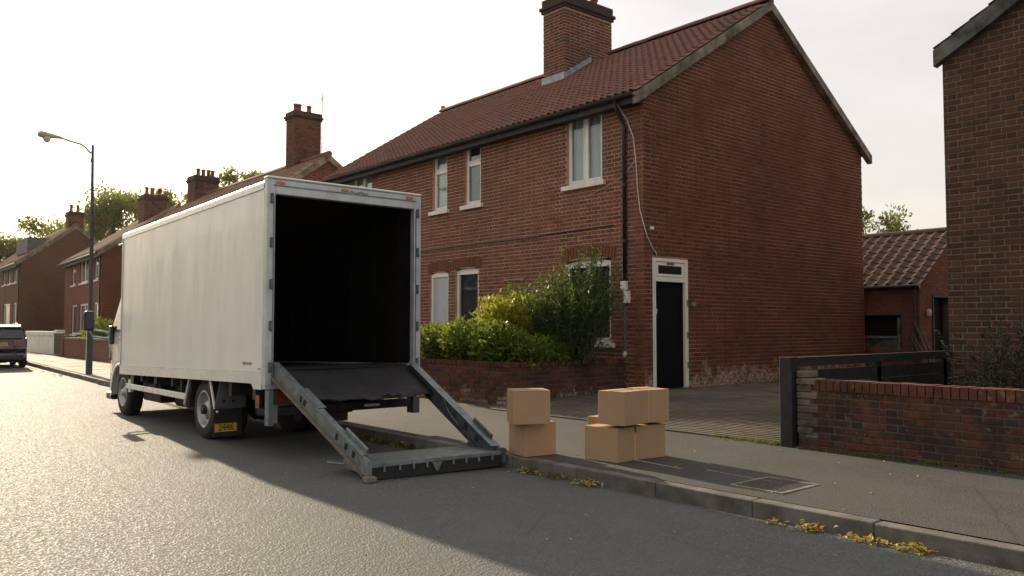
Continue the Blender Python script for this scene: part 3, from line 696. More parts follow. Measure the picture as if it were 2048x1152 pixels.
# loose cables
MB().tube([(HX - .30, HY + .36, 5.36), (HX - .06, HY + .33, 5.1), (HX - .03, HY + .20, 4.75), (HX - .022, HY + .15, 4.3), (HX - .02, HY + .12, 3.85), (HX - .02, HY + .07, 3.45), (HX - .03, HY - .02, 3.2), (HX + .06, HY - .022, 2.98), (HX + .20, HY - .022, 2.78), (HX + .30, HY - .022, 2.70), (HX + .33, HY - .022, 2.62)], .010, 6).build('cable', 'cable_white', house, smooth=True)
MB().tube([(HX - .022, HY + .15, 4.35), (HX - .022, HY + .30, 4.22), (HX - .022, HY + .55, 4.05), (HX - .022, HY + .9, 3.95), (HX - .022, HY + 1.3, 3.86)], .005, 5).build('cable', 'cable_white', house)
MB().tube([(HX - .022, HY + .7, 3.24), (HX - .022, HY + 2.4, 3.225), (HX - .022, HY + 3.0, 3.20), (HX - .022, HY + 4.6, 3.21), (HX - .022, HY + 7.5, 3.20), (HX - .022, HY + 11.2, 3.20)], .014, 6).build('cable', 'black_plastic', house)
MB().box(HX - .03, HX - .013, 12.55, 13.22, 2.36, 2.39).build('bracket', 'galv', house)
MB().box(HX - .03, HX - .013, 12.72, 13.02, 2.20, 2.22).build('bracket', 'galv', house)
MB().box(12.30, 12.43, HY - .03, HY - .013, 1.78, 1.86).build('vent_brick', 'cement', house)
# chimney
def chimney(parent, x0, x1, y0, y1, zb, zt, mats=('brick_chimney', 'brick_cap'), mort='mortar_front', course=.075, pots=((.3, .5), (.7, .5)), poth=.34, flash=None, cap=.3):
    ch = MB().box(x0, x1, y0, y1, zb, zt).build('chimney', mort, parent)
    jobs = []
    for F, w in ((frame((x0, y0, 0), (0, 1, 0), (-1, 0, 0)), y1 - y0), (frame((x0, y0, 0), (1, 0, 0), (0, -1, 0)), x1 - x0), (frame((x1, y0, 0), (0, 1, 0), (1, 0, 0)), y1 - y0)):
        jobs.append((F, brick_rows(0, w, zb + .05, zt - cap, course=course), mats[0], ch, None))
    lay_bricks(jobs, 0)
    for k, (ex, z0, z1) in enumerate(((.045, zt - cap, zt - cap + .07), (.08, zt - cap + .072, zt - cap + .15), (.03, zt - cap + .152, zt))):
        MB().box(x0 - ex, x1 + ex, y0 - ex, y1 + ex, z0, z1).build('corbel', mats[1], ch, bevel=.008)
    for (a, b) in pots:
        MB().lathe([(.10, 0), (.115, .04), (.095, .07), (.085, poth - .08), (.105, poth - .07), (.11, poth - .02), (.08, poth), (.07, poth - .1)], (x0 + (x1 - x0) * a, y0 + (y1 - y0) * b, zt - .01), (0, 0, 1), 14).build('chimney_pot', 'terracotta', ch, smooth=True)
    return ch
ch = chimney(house, CHX0, CHX1, CHY0, CHY1, 6.6, 9.52, pots=((.40, .5), (.62, .5), (.85, .5)), cap=.34)
zr = lambda x: HE + .14 + (x - HX) * SL + .05
MB().add([V((CHX0 - .02, CHY0 - .03, zr(CHX0) - .03)), V((CHX0 - .02, CHY1 + .05, zr(CHX0) - .03)), V((CHX0 - .022, CHY1 + .05, zr(CHX0) + .15)), V((CHX0 - .022, CHY0 - .03, zr(CHX0) + .15)), V((CHX0 - .16, CHY0 - .05, zr(CHX0 - .16))), V((CHX0 - .16, CHY1 + .05, zr(CHX0 - .16)))], [(0, 1, 2, 3), (4, 5, 1, 0)]).build('flashing', 'lead', ch)
f = MB()
for k in range(5):
    a = CHX0 - .03 + k * .19; b = a + .185; yy = CHY0 - .022 - .002 * (k % 2)
    f.add([V((a, yy, zr(a) - .03)), V((b, yy, zr(b) - .03)), V((b, yy, zr(b) + .13)), V((a, yy, zr(a) + .15)), V((a, yy - .10, zr(a) + .012)), V((b, yy - .10, zr(b) + .012))], [(0, 1, 2, 3), (0, 1, 5, 4)])
f.build('flashing', 'lead', ch)

# ================================================================== planter wall in front of the house
pw = thing('garden_wall', (8.31, 9.97, .14), 'low red brick planter wall with white salts, in front of the leafy shrubs', 'wall')
PX, PY, PT = 8.31, 9.86, .83
PF = frame((PX, PY, 0), (0, 1, 0), (-1, 0, 0)); PG = frame((PX, PY, 0), (1, 0, 0), (0, -1, 0)); PLW = 5.2
core = MB().box(PX, PX + .2, PY, PY + PLW, .05, PT - .07).box(PX + .2, HX - .012, PY, PY + .2, .05, PT - .07).build('wall_core', 'mortar_dark', pw)
def pm(b, rr): return 'brick_planter'
lay_bricks([(PF, brick_rows(0, PLW, .085, PT - .069, seed=5), pm, core, lambda b: b[0] < 2.6), (PG, brick_rows(0, HX - PX - .02, .085, PT - .069, seed=6), pm, core, None)], 300)
for k in range(int(PLW / .075)):
    y = PY + k * .075; MB().box(PX - .014, PX + .21, y + .005, y + .070, PT - .066, PT + .012 + rng.uniform(-.004, .004), rng.random()).build('coping_brick', 'brick_planter', pw) if k < 40 else None
for k in range(int((HX - PX - .25) / .075)):
    x = PX + .215 + k * .075; MB().box(x + .005, x + .070, PY - .014, PY + .21, PT - .066, PT + .012 + rng.uniform(-.004, .004), rng.random()).build('coping_brick', 'brick_planter', pw)
struct(MB().box(PX + .2, HX - .01, PY + .2, PY + PLW, .2, PT - .15).build('garden_bed', 'earth'))

# ================================================================== yard wall, post and black fence on the right
yw = thing('garden_wall', (7.87, 4.7, .15), 'low red brick yard wall with black and pale bricks at the right edge', 'wall')
WX, WY0, WY1, WT = 7.87, -1.6, 4.66, .86
YF = frame((WX, WY1, 0), (0, -1, 0), (-1, 0, 0)); 
core = MB().box(WX, WX + .2, WY0, WY1, .05, WT - .115).build('wall_core', 'mortar_dark', yw)
yb = brick_rows(0, WY1 - WY0, .1025, WT - .109, course=.072, seed=8)
blacks = [(.45, .57), (.36, .40), (.95, .57), (.72, .42), (.52, .32), (1.02, .42), (1.5, .37), (2.05, .55), (.60, .47)]
def ym(b, rr):
    if b[0] < .19: return 'brick_pale' if b[1] > .28 else 'brick_yard'
    if any(abs(b[0] - p) < .09 and abs(b[1] - q) < .036 for p, q in blacks) and b[2] < .16: return 'brick_black'
    return 'brick_yard'
lay_bricks([(YF, yb, ym, core, None)], 300)
for k in range(int((WY1 - WY0 - .1) / .075)):
    y = WY1 - .02 - k * .075
    MB().box(WX - .016, WX + .215, y - .070, y - .005, WT - .108, WT + rng.uniform(-.004, .004), rng.random()).build('coping_brick', 'brick_yard_cap', yw)
for k in range(9):     # broken pale pier end, toothed above the wall
    z = .30 + k * .072
    MB().box(WX - .018 + rng.uniform(-.008, .004), WX + .2, WY1 - .02 - .11 - rng.uniform(0, .05) - (.05 if k % 2 else 0) + (.06 if k > 7 else 0), WY1 + .012, z, z + .064, rng.random()).build('pier_brick', 'brick_pale', yw, bevel=.009)
fence = thing('wooden_fence', (7.80, 4.80, .14), 'black painted timber fence with tall square post beside the yard wall', 'fence')
MB().box(7.79, 7.92, 4.69, 4.83, .10, 1.085).build('post', 'black_wood', fence, bevel=.006)
for x in (9.9, 11.8): MB().box(x, x + .1, 4.80, 4.9, .10, 1.05).build('post', 'black_wood', fence)
MB().box(7.92, 12.0, 4.76, 4.86, .975, 1.075).build('top_rail', 'black_wood', fence, bevel=.004)
for k in range(5):
    z = .16 + k * .155; MB().box(7.925, 12.0, 4.80, 4.825, z, z + .148).build('board', 'black_wood', fence)

# ================================================================== right-hand house (gable to the street)
rh = thing('brick_house', (12, 4.8, .28), 'dark brown brick house gable rising out of the frame at the far right', 'house')
QX, QY, QD = 12.0, 4.80, 8.0
QF = frame((QX, QY, 0), (0, -1, 0), (-1, 0, 0)); QS = .56
q = [(0, .1), (QD, .1), (QD, 5.25), (QD / 2, 5.25 + QD / 2 * QS), (0, 5.25)]
rw = MB().prism(q, QF, -.3, 0).build('gable_wall', 'mortar_pale', rh)
qb = brick_rows(0, QD, .15, 5.25 + QD / 2 * QS, course=.083, L=.23, limits=lambda z: (0.0, QD) if z < 5.23 else ((z - 5.23) / QS, QD - (z - 5.23) / QS), seed=9)
lay_bricks([(QF, qb, 'brick_dark', rw, lambda b: b[0] < 1.3 and b[1] > .9)], 300)
MB().box(QX + .31, QX + 9, QY - .3, QY - .0, .1, 5.25).box(QX + .31, QX + 9, QY - QD, QY - QD + .3, .1, 5.25).build('side_wall', 'brick_far_brown', rh)
qs = math.hypot(1, QS); qy = V((0, -1, QS)) / qs; qz = V((0, QS, 1)) / qs
E0 = V((QX - .12, QY + .07, 5.33 - .07 * QS)); LQ = (QD / 2 + .07) * qs
rr_ = MB().fbox((E0, V((1, 0, 0)), qy, qz), .02, 9, .02, LQ, -.05, -.004); E1 = V((QX - .12, QY - QD - .07, 5.33 - .07 * QS)); rr_.fbox((E1, V((1, 0, 0)), V((0, 1, QS)) / qs, V((0, -QS, 1)) / qs), .02, 9, .02, LQ, -.05, -.004)
rroof = rr_.build('roof', 'black_wood', rh)
lay_tiles(E0, V((1, 0, 0)), qy, qz, 9, LQ, .28, .28, 'tile_brown', rroof, 20)
mb = MB()
for k in range(9):
    p0 = E0 + qy * (LQ * k / 9) + V((-.01, 0, 0)); p1 = E0 + qy * (LQ * (k + 1) / 9 - .003) + V((-.01, 0, 0)); dd = rng.uniform(-.02, .01); z_ = V((0, 0, 1)); xv = V((.13, 0, 0))
    qd = [p0 - z_ * (.24 + dd), p1 - z_ * (.24 + dd), p1 - z_ * .015, p0 - z_ * .015]; mb.add(qd + [w + xv for w in qd], [(0, 1, 2, 3), (4, 5, 6, 7), (0, 1, 5, 4), (2, 3, 7, 6), (0, 3, 7, 4), (1, 2, 6, 5)])
mb.build('verge', 'cement_dark', rroof)
MB().tube([(QX - .05, QY + .06, 5.20), (QX + 8.8, QY + .06, 5.20)], .04, 8).build('gutter', 'black_plastic', rroof)

# ================================================================== outbuilding in the yard
ob = thing('outbuilding', (19.3, 8.35, .3), 'small brick outbuilding with brown tiled roof behind the black fence', 'outbuilding')
BX, BY, BE_, BD, BW = 19.3, 8.35, 2.42, 4.0, 6.0
BF = frame((BX, BY, 0), (0, 1, 0), (-1, 0, 0)); BG = frame((BX, BY, 0), (1, 0, 0), (0, -1, 0)); BS = .66
hole = (.42, 1.6, .9, 1.68)
w_ = backing(BF, .22, BW, .1, BE_ + .02, [hole], name='front_wall', mat='mortar_dark', parent=ob)
DB = (.70, 1.58, .1, 2.10)
MB().fbox(BF, .42, 1.6, -.6, -.55, .8, 1.75).fbox(BF, .36, .41, -.55, -.125, .8, 1.75).build('dark_opening', 'room_dark', ob)
MB().fbox(BF, .44, .50, -.10, .03, .86, 1.62).build('opening_post', 'cement', ob); MB().fbox(BF, .5, 1.6, -.10, .05, 1.14, 1.19).build('opening_rail', 'galv', ob); MB().fbox(BF, .5, 1.6, -.09, .0, .9, 1.14).build('opening_panel', 'cement_dark', ob)
pg = [(0, .1), (DB[0], .1), (DB[0], DB[3]), (DB[1], DB[3]), (DB[1], .1), (BD, .1), (BD, BE_), (BD / 2, BE_ + BD / 2 * BS), (0, BE_)]
g_ = MB().prism(pg, BG, -.22, 0).build('gable_wall', 'mortar_dark', ob)
lay_bricks([(BF, brick_rows(0, BW, .15, BE_ - .02, holes=[hole], seed=3), 'brick_shed', w_, lambda b: b[0] < 1.5 and b[1] > .9), (BG, brick_rows(0, BD, .15, BE_ + BD / 2 * BS, holes=[DB], limits=lambda z: (0.0, BD) if z < BE_ else ((z - BE_) / BS, BD - (z - BE_) / BS), seed=4), 'brick_shed', g_, lambda b: b[0] < 1.7 and b[1] > .9)], 300)
MB().fbox(BG, DB[0], DB[1], -.2, -.15, .1, DB[3]).build('door', 'door_dark', ob); MB().fbox(BG, DB[0] - .05, DB[0], -.1, .03, .1, DB[3] + .05).fbox(BG, DB[0], DB[1], -.1, .03, DB[3], DB[3] + .05).build('door_frame', 'black_wood', ob)
bs = math.hypot(1, BS); by = V((1, 0, BS)) / bs; bz2 = V((-BS, 0, 1)) / bs; e0 = V((BX - .15, BY - .10, BE_ + .04 - .15 * BS)); bl = (BD / 2 + .15) * bs
oroof = MB().fbox((e0, V((0, 1, 0)), by, bz2), .03, BW, .02, bl, -.04, -.004).fbox((V((BX + BD + .15, e0.y, e0.z)), V((0, 1, 0)), V((-1, 0, BS)) / bs, V((BS, 0, 1)) / bs), .03, BW, .02, bl, -.04, .01).build('roof', 'black_wood', ob)
lay_tiles(e0, V((0, 1, 0)), by, bz2, BW, bl - .05, .27, .27, 'tile_brown', oroof, 90, roll=.05)
for i in range(9): MB().tube([(BX + BD / 2, e0.y + i * .42, BE_ + .05 + BD / 2 * BS - .02), (BX + BD / 2, e0.y + i * .42 + .415, BE_ + .05 + BD / 2 * BS - .02)], .10, 10).build('ridge_tile', 'tile_brown', oroof)
MB().tube([(BX - .2, BY - .1, BE_ - .09), (BX - .2, BY + BW, BE_ - .09)], .05, 8).build('gutter', 'black_plastic', oroof); MB().tube([(BX - .06, BY + .08, BE_ - .1), (BX - .06, BY + .08, .2)], .035, 8).build('downpipe', 'black_plastic', ob)
MB().lathe([(.0, .10), (.05, .08), (.06, .02), (.05, -.06), (.0, -.08)], (BX + .35, BY - .06, 1.72), (0, 0, 1), 10).build('wall_lamp', 'lamp_glass', ob)
for k, (x, l, h) in enumerate(((18.9, .16, 1.20), (19.02, .05, 1.27), (19.10, .10, 1.55), (19.25, .0, 1.30))):
    o = MB().add(*(lambda a, b: ([a + V((0, 0, 0)), a + V((.06, 0, 0)), a + V((.06, .03, 0)), a + V((0, .03, 0)), b + V((0, 0, 0)), b + V((.06, 0, 0)), b + V((.06, .03, 0)), b + V((0, .03, 0))], [(0, 1, 2, 3), (4, 5, 6, 7), (0, 1, 5, 4), (1, 2, 6, 5), (2, 3, 7, 6), (3, 0, 4, 7)]))(V((x - .1, 7.9, .3)), V((x, 8.26 if x > 19.2 else 8.4, h)))).build('timber_plank', 'timber' if k % 2 else 'black_wood')
    tag(o, ['short dark plank leaning left of the outbuilding corner', 'pale plank leaning second from left by the outbuilding corner', 'tallest dark plank leaning by the outbuilding corner', 'pale plank leaning rightmost by the outbuilding corner'][k], 'plank', 'planks leaning by the outbuilding')

# ================================================================== the box truck
truck = thing('box_truck', (4.7, 11.2, 0), 'white box truck with its cargo box open at the back and a ramp lowered', 'truck')
TX0, TX1, TY0, TY1 = 3.70, 5.66, 8.42, 13.85
def zb(y): return .79 - (y - TY0) * .023
def sh(mb):      # the box sits nose down
    mb.v = [(v[0], v[1], v[2] + zb(v[1])) for v in map(tuple, mb.v)]; return mb
BH = 2.215
body = MB(); t = .035
body.box(TX0, TX0 + t, TY0 + .09, TY1, .13, BH - .05).box(TX1 - t, TX1, TY0 + .09, TY1, .0, BH - .05).box(TX0 + t, TX1 - t, TY1 - .04, TY1, .0, BH - .05)
body.box(TX0 + .0, TX1 - .0, TY0 + .09, TY1, BH - .049, BH - .02)
box = sh(body).build('cargo_box', 'truck_paint', truck)
rl = MB().box(TX0 - .012, TX0 + .03, TY0 + .08, TY1 + .005, .0, .128); sh(rl).build('bottom_rail', 'cab_paint', box)
sh(MB().prism([(TY0 + .10, -.06), (TY0 + .30, -.06), (TY0 + .36, -.001), (TY0 + .10, -.001)], (V((0, 0, 0)), V((0, 1, 0)), V((1, 0, 0)), V((0, 0, 1))), TX0 - .010, TX0 + .03)).build('corner_gusset', 'cab_paint', box)
# rounded roof rails and front edge trim
tr = MB(); n = 6
for x, s in ((TX0, -1), (TX1, 1)):
    pr = [(s * .012, -.10)] + [(s * (.012 - .05 + .05 * math.cos(k * math.pi / 2 / n)), -.05 + .05 * math.sin(k * math.pi / 2 / n) + .0) for k in range(n + 1)] + [(-s * .06, .0), (-s * .06, -.02), (-s * .0, -.10)]
    tr.prism(pr, (V((x, TY0 + .06, BH)), V((1, 0, 0)), V((0, 1, 0)), V((0, 0, 1))), 0, TY1 - TY0 - .05)
sh(tr).build('roof_rail', 'cab_paint', box, smooth=False)
sh(MB().box(TX0 - .010, TX0 + .03, TY1 - .03, TY1 + .012, .13, BH - .10)).build('front_trim', 'alu', box)
# rear frame
FR0 = TY0
rf = MB(); rf.box(TX0 - .012, TX0 + .085, FR0, FR0 + .09, -.02, BH - .0).box(TX1 - .085, TX1 + .012, FR0, FR0 + .09, -.02, BH)
rf.box(TX0 + .085, TX1 - .085, FR0 + .002, FR0 + .088, BH - .165, BH); rframe = sh(rf).build('rear_frame', 'alu', truck, bevel=.008)
sh(MB().box(TX0 - .015, TX1 + .015, FR0 - .012, FR0 + .10, BH + .0005, BH + .028)).build('roof_cap', 'cab_paint', rframe, bevel=.012)
sh(MB().box(TX0 + .06, TX1 - .06, FR0 - .006, FR0 + .001, BH - .075, BH - .063)).build('header_rib', 'galv', rframe)
for s in (TX0 + .060, TX1 - .072): sh(MB().box(s, s + .012, FR0 - .008, FR0 - .0005, .0, BH - .18)).build('post_rib', 'galv', rframe)
for x in (TX0 + .10, (TX0 + TX1) / 2 - .10, TX1 - .20): sh(MB().box(x, x + .085, FR0 - .009, FR0 + .0, BH - .052, BH - .025)).build('marker_light', 'amber_lens', rframe)
lg = MB(); lr = random.Random(3)
for k in range(26):
    x = (TX0 + TX1) / 2 - .0 + k * .0095; h = lr.uniform(.006, .03); z = BH - .05 + math.sin(k * .5) * .008
    lg.box(x, x + .008, FR0 - .0035, FR0 + .001, z - h / 2, z + h / 2)
sh(lg).build('worn_lettering', 'ink_grey', rframe, kind='stuff')
for k, h in enumerate((2.0, 1.52, 1.07, .62, .18)):
    for x in (TX0 + .025, TX1 - .058):
        hg = sh(MB().box(x, x + .034, FR0 - .020, FR0 - .001, h - .055, h + .055)).build('hinge', 'hinge', rframe, bevel=.005)
        sh(MB().box(x + .012, x + .022, FR0 - .026, FR0 - .0205, h - .035, h + .035)).build('hinge_pin', 'galv', hg)
# black inside
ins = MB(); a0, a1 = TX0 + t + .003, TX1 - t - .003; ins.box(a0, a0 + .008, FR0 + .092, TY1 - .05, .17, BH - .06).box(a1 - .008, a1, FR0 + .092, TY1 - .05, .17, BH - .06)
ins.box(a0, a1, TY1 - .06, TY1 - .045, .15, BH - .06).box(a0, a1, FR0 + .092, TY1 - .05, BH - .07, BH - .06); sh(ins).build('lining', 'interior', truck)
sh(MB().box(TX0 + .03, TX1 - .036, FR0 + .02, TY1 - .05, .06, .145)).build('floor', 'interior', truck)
sh(MB().box(TX0 - .01, TX1 + .01, FR0 + .005, FR0 + .07, -.055, .055)).build('rear_sill', 'alu', truck, bevel=.006)
for k in range(9):   # plywood lining ribs
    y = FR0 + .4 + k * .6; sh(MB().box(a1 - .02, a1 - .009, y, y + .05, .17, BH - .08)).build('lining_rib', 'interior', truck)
# chassis, axles, tanks
for x in (4.30, 5.0): MB().box(x, x + .08, 8.6, 14.6, .48, .64).build('chassis_rail', 'chassis', truck)
for k in range(8): MB().box(TX0 + .03, TX1 - .03, 8.75 + k * .68, 8.83 + k * .68, .60, zb(9 + k * .68) - .005).build('crossmember', 'chassis', truck)
MB().box(4.02, 4.28, 11.3, 12.3, .26, .60).build('fuel_tank', 'chassis', truck, bevel=.05); MB().box(3.86, 4.2, 12.4, 13.2, .30, .56).build('battery_box', 'chassis', truck, bevel=.02)
MB().lathe([(0, -.35), (.13, -.33), (.14, 0), (.13, .33), (0, .35)], (5.25, 12.0, .42), (0, 1, 0), 14).build('air_tank', 'chassis', truck, smooth=True)
MB().tube([(4.55, 13.9, .40), (4.6, 12, .36), (4.5, 10.9, .42), (4.45, 9.2, .40), (4.3, 8.9, .36)], .045, 8).build('exhaust', 'chassis', truck)
MB().lathe([(0, -.8), (.06, -.8), (.07, -.2), (.17, -.12), (.18, 0), (.17, .12), (.07, .2), (.06, .8), (0, .8)], (4.55, 10.42, .37), (1, 0, 0), 16).build('rear_axle', 'chassis', truck, smooth=True)
MB().box(4.0, 5.1, 9.0, 9.4, .36, .46).build('spare_carrier', 'chassis', truck, bevel=.03)
def wheel(x, y, r, w, side, name='wheel', dual=False):
    """side -1: outer face towards -X"""
    c = (x, y, r); s = side; e = MB().lathe([(r * .62, 0), (r * .80, -s * .0 + s * .004), (r * .93, s * -.004), (r * .985, s * -.03), (r, s * -.06), (r, s * -(w - .05)), (r * .96, s * -(w - .01)), (r * .6, s * -w), (r * .3, s * -w)], c, (1, 0, 0), 40)
    wh = e.build(name, 'rubber', truck, smooth=True)
    md = MB()
    for k in range(40):
        a = k * math.pi / 20
        for j, off in ((.25, 0), (.55, .08), (.8, 0)):
            ca, sa = math.cos(a + off), math.sin(a + off); F = (V((x - s * w * j, y + ca * r, r + sa * r)), V((1, 0, 0)), V((0, -sa, ca)), V((0, ca, sa)))
            md.fbox(F, -.022, .022, -r * .055, r * .055, -.004, .006)
    md.build('tread', 'rubber', wh, kind='stuff')
    rm = MB().lathe([(r * .63, s * .004), (r * .60, s * .012), (r * .56, s * -.01), (r * .52, s * -.05), (r * .45, s * -.085), (r * .30, s * -.07), (r * .27, s * -.03), (r * .16, s * -.02), (r * .14, s * .02), (0, s * .022)], c, (1, 0, 0), 32).build('rim', 'rim', wh, smooth=True)
    for k in range(6):
        a = k * math.pi / 3; MB().lathe([(0, s * -.045), (.016, s * -.047), (.016, s * -.08)], (x, y + math.cos(a) * r * .36, r + math.sin(a) * r * .36), (1, 0, 0), 8).build('wheel_nut', 'steel', wh)
    return wh
wheel(3.775, 10.42, .372, .20, -1); wheel(4.01, 10.42, .372, .20, -1, 'inner_wheel')
wheel(5.30, 10.42, .372, .20, 1); wheel(5.07, 10.42, .372, .20, 1, 'inner_wheel')
wheel(3.80, 14.05, .365, .22, -1); wheel(5.36 - .08, 14.05, .365, .22, 1)
# side guard, mudguard stays and mudguards
sg = MB().box(3.725, 3.755, 10.98, 13.62, .455, .535).build('side_guard', 'cab_paint', truck, bevel=.006)
MB().box(3.756, 3.80, 13.50, 13.62, .40, zb(13.5) - .002).build('guard_post', 'cab_paint', sg); MB().box(3.756, 3.80, 12.3, 12.36, .45, zb(12.3) - .002).build('guard_post', 'chassis', sg); MB().box(3.756, 3.80, 11.2, 11.26, .45, zb(11.3) - .002).build('guard_post', 'chassis', sg)
for (y0, y1) in ((10.86, 11.02), (10.13, 9.95)):
    MB().tube([(3.74, y0, zb(y0)), (3.735, y1, .40), (3.76, y1 + (.03 if y1 > 10.5 else -.03), .37)], .016, 6).build('mudguard_stay', 'cab_paint', truck)
mg = MB()
for k in range(13):
    a0_, a1_ = math.pi * k / 13, math.pi * (k + 1) / 13; rr2 = .43
    mg.quad((3.74, 10.42 + math.cos(a0_) * rr2, .372 + math.sin(a0_) * rr2 * .9), (3.74, 10.42 + math.cos(a1_) * rr2, .372 + math.sin(a1_) * rr2 * .9), (4.08, 10.42 + math.cos(a1_) * rr2, .372 + math.sin(a1_) * rr2 * .9), (4.08, 10.42 + math.cos(a0_) * rr2, .372 + math.sin(a0_) * rr2 * .9))
mg.build('mudguard', 'chassis', truck)
mp_ = MB().prism([(3.73, .42), (4.10, .42), (4.10, zb(10) - .01), (3.80, zb(10) - .01)], WF, 9.92, 9.95).build('mudguard_panel', 'mud_grey', truck, bevel=.008)
for x in (3.83, 3.95): MB().lathe([(0, -.004), (.02, -.004), (.02, .01)], (x, 9.92, .50), (0, 1, 0), 10).build('bolt', 'chassis', mp_)
MB().box(5.05, 5.52, 9.92, 9.95, .15, .62).build('mudguard_panel', 'chassis', truck)
fl = MB().box(3.715, 4.065, 9.925, 9.937, .075, .415).build('mudflap', 'rubber', truck)
pl_ = MB().box(3.725, 3.995, 9.914, 9.924, .135, .235).build('number_plate', 'plate_yellow', fl)
def text(s, name, loc, rot, size, mat, parent, ext=.001, sx=1.0, align='CENTER'):
    cu = bpy.data.curves.new(name, 'FONT'); cu.body = s; cu.size = size; cu.extrude = ext; cu.align_x = align; cu.align_y = 'CENTER'; cu.materials.append(M[mat])
    tmp = bpy.data.objects.new('tmp', cu); COL.objects.link(tmp); me = bpy.data.meshes.new_from_object(tmp.evaluated_get(bpy.context.evaluated_depsgraph_get())); bpy.data.objects.remove(tmp)
    o = bpy.data.objects.new(name, me); COL.objects.link(o); o.parent = parent
    m4 = Matrix.Translation(V(loc)) @ rot.to_4x4() @ Matrix.Diagonal((sx, 1, 1, 1)); o.matrix_basis = (ROOT[parent.name].inverted() if parent.name in ROOT else Matrix.Identity(4)) @ m4; return o
RB = Matrix(((1, 0, 0), (0, 0, -1), (0, 1, 0)))      # text facing -Y
RLX = Matrix(((0, 0, -1), (-1, 0, 0), (0, 1, 0)))    # text facing -X
text('2446', 'plate_lettering', (3.86, 9.912, .186), RB, .118, 'ink', pl_, sx=.82)
text('SUBDD KYCOME', 'side_lettering', (TX0 - .002, 8.92, zb(8.9) + .215), RLX, .042, 'ink_grey', box, sx=.80)
MB().box(TX0 - .004, TX0 - .001, 8.55, 8.62, zb(8.6) + .155, zb(8.6) + .168).build('stamp', 'ink_grey', box)
# rear lamps, underrun bar
MB().box(3.715, 3.74, 8.62, 8.72, .52, .66).build('side_marker', 'red_lens', truck)
lc = MB().box(3.735, 3.80, 8.43, 8.52, .34, .735).build('lamp_bracket', 'galv', truck, bevel=.006); MB().box(3.80, 4.16, 8.46, 8.52, .55, .735).build('lamp_housing', 'galv_dark', truck)
for x0, x1, m in ((3.815, 3.95, 'red_lens'), (3.955, 4.06, 'red_lens'), (4.065, 4.15, 'amber_lens')): MB().box(x0, x1, 8.440, 8.459, .575, .715).build('tail_light', m, truck, bevel=.008)
MB().box(5.10, 5.46, 8.46, 8.52, .55, .735).build('lamp_housing', 'galv_dark', truck); MB().box(5.12, 5.4, 8.44, 8.459, .575, .715).build('tail_light', 'red_lens', truck, bevel=.008)
ub = MB().box(3.82, 5.60, 8.46, 8.56, .44, .535).build('underrun_bar', 'chassis', truck, bevel=.008)
MB().box(3.745, 3.84, 8.425, 8.458, .37, .56).build('bar_end', 'galv', ub); MB().box(5.58, 5.67, 8.43, 8.57, .36, .56).build('bar_end', 'mud_grey', ub)
MB().box(4.92, 5.12, 8.445, 8.458, .475, .505).build('reflector', 'alu', ub)
for x in (4.32, 5.02): MB().box(x, x + .06, 8.57, 8.75, .45, .62).build('bar_hanger', 'chassis', ub)
# loading ramp arms, mat and platform
def beam(p0, p1, w, h, name, mat, parent, bevel=.006):
    p0, p1 = V(p0), V(p1); d = (p1 - p0); L = d.length; d.normalize(); x = V((1, 0, 0)); x = (x - d * x.dot(d)).normalized(); z = x.cross(d)
    if z.z < 0: z = -z
    F = (p0, x, d, z); o = MB().fbox(F, -w / 2, w / 2, 0, L, -h / 2, h / 2).build(name, mat, parent, bevel=bevel); return o, F, L
la, LF, LL_ = beam((3.80, 8.44, .95), (3.945, 6.66, .085), .035, .135, 'ramp_arm', 'galv', truck)
MB().fbox(LF, -.055, .05, 0, LL_ + .06, -.080, -.0685).build('lower_flange', 'iron_rim', la); MB().fbox(LF, -.03, .04, 0, LL_ * .93, .0685, .077).build('upper_flange', 'galv', la)
MB().fbox(LF, -.018, .07, LL_ * .30, LL_ * .50, .0775, .088).build('wear_strip', 'galv', la)
MB().fbox(LF, .03, .055, LL_ * .72, LL_ * .92, .02, .125).build('lug_plate', 'galv', la, bevel=.03)
for k in (.33, .37, .70, .79, .86): MB().fbox(LF, -.026, -.0185, LL_ * k - .018, LL_ * k + .018, -.03, .03).build('slot', 'chassis', la)
ra, RF, RLn = beam((5.53, 8.42, .90), (5.27, 6.50, .13), .035, .15, 'ramp_arm', 'galv_dark', truck)
MB().fbox(RF, -.05, .05, 0, RLn, .0755, .085).build('upper_flange', 'galv', ra); MB().fbox(RF, -.05, .05, 0, RLn, -.087, -.0765).build('lower_flange', 'galv_dark', ra)
MB().fbox(RF, .02, .045, RLn * .74, RLn * .93, .06, .13).build('lug_plate', 'galv_dark', ra, bevel=.03)
for k in (.72, .84): MB().fbox(RF, -.026, -.0185, RLn * k - .03, RLn * k + .03, -.04, .03).build('slot', 'chassis', ra)
MB().tube([RF[0] + RF[2] * RLn * .45 - RF[1] * .03 + RF[3] * .06, RF[0] + RF[2] * RLn * .55 - RF[1] * .05 + RF[3] * .0, RF[0] + RF[2] * RLn * .66 - RF[1] * .03 - RF[3] * .05], .006, 6).build('chain', 'galv', ra)
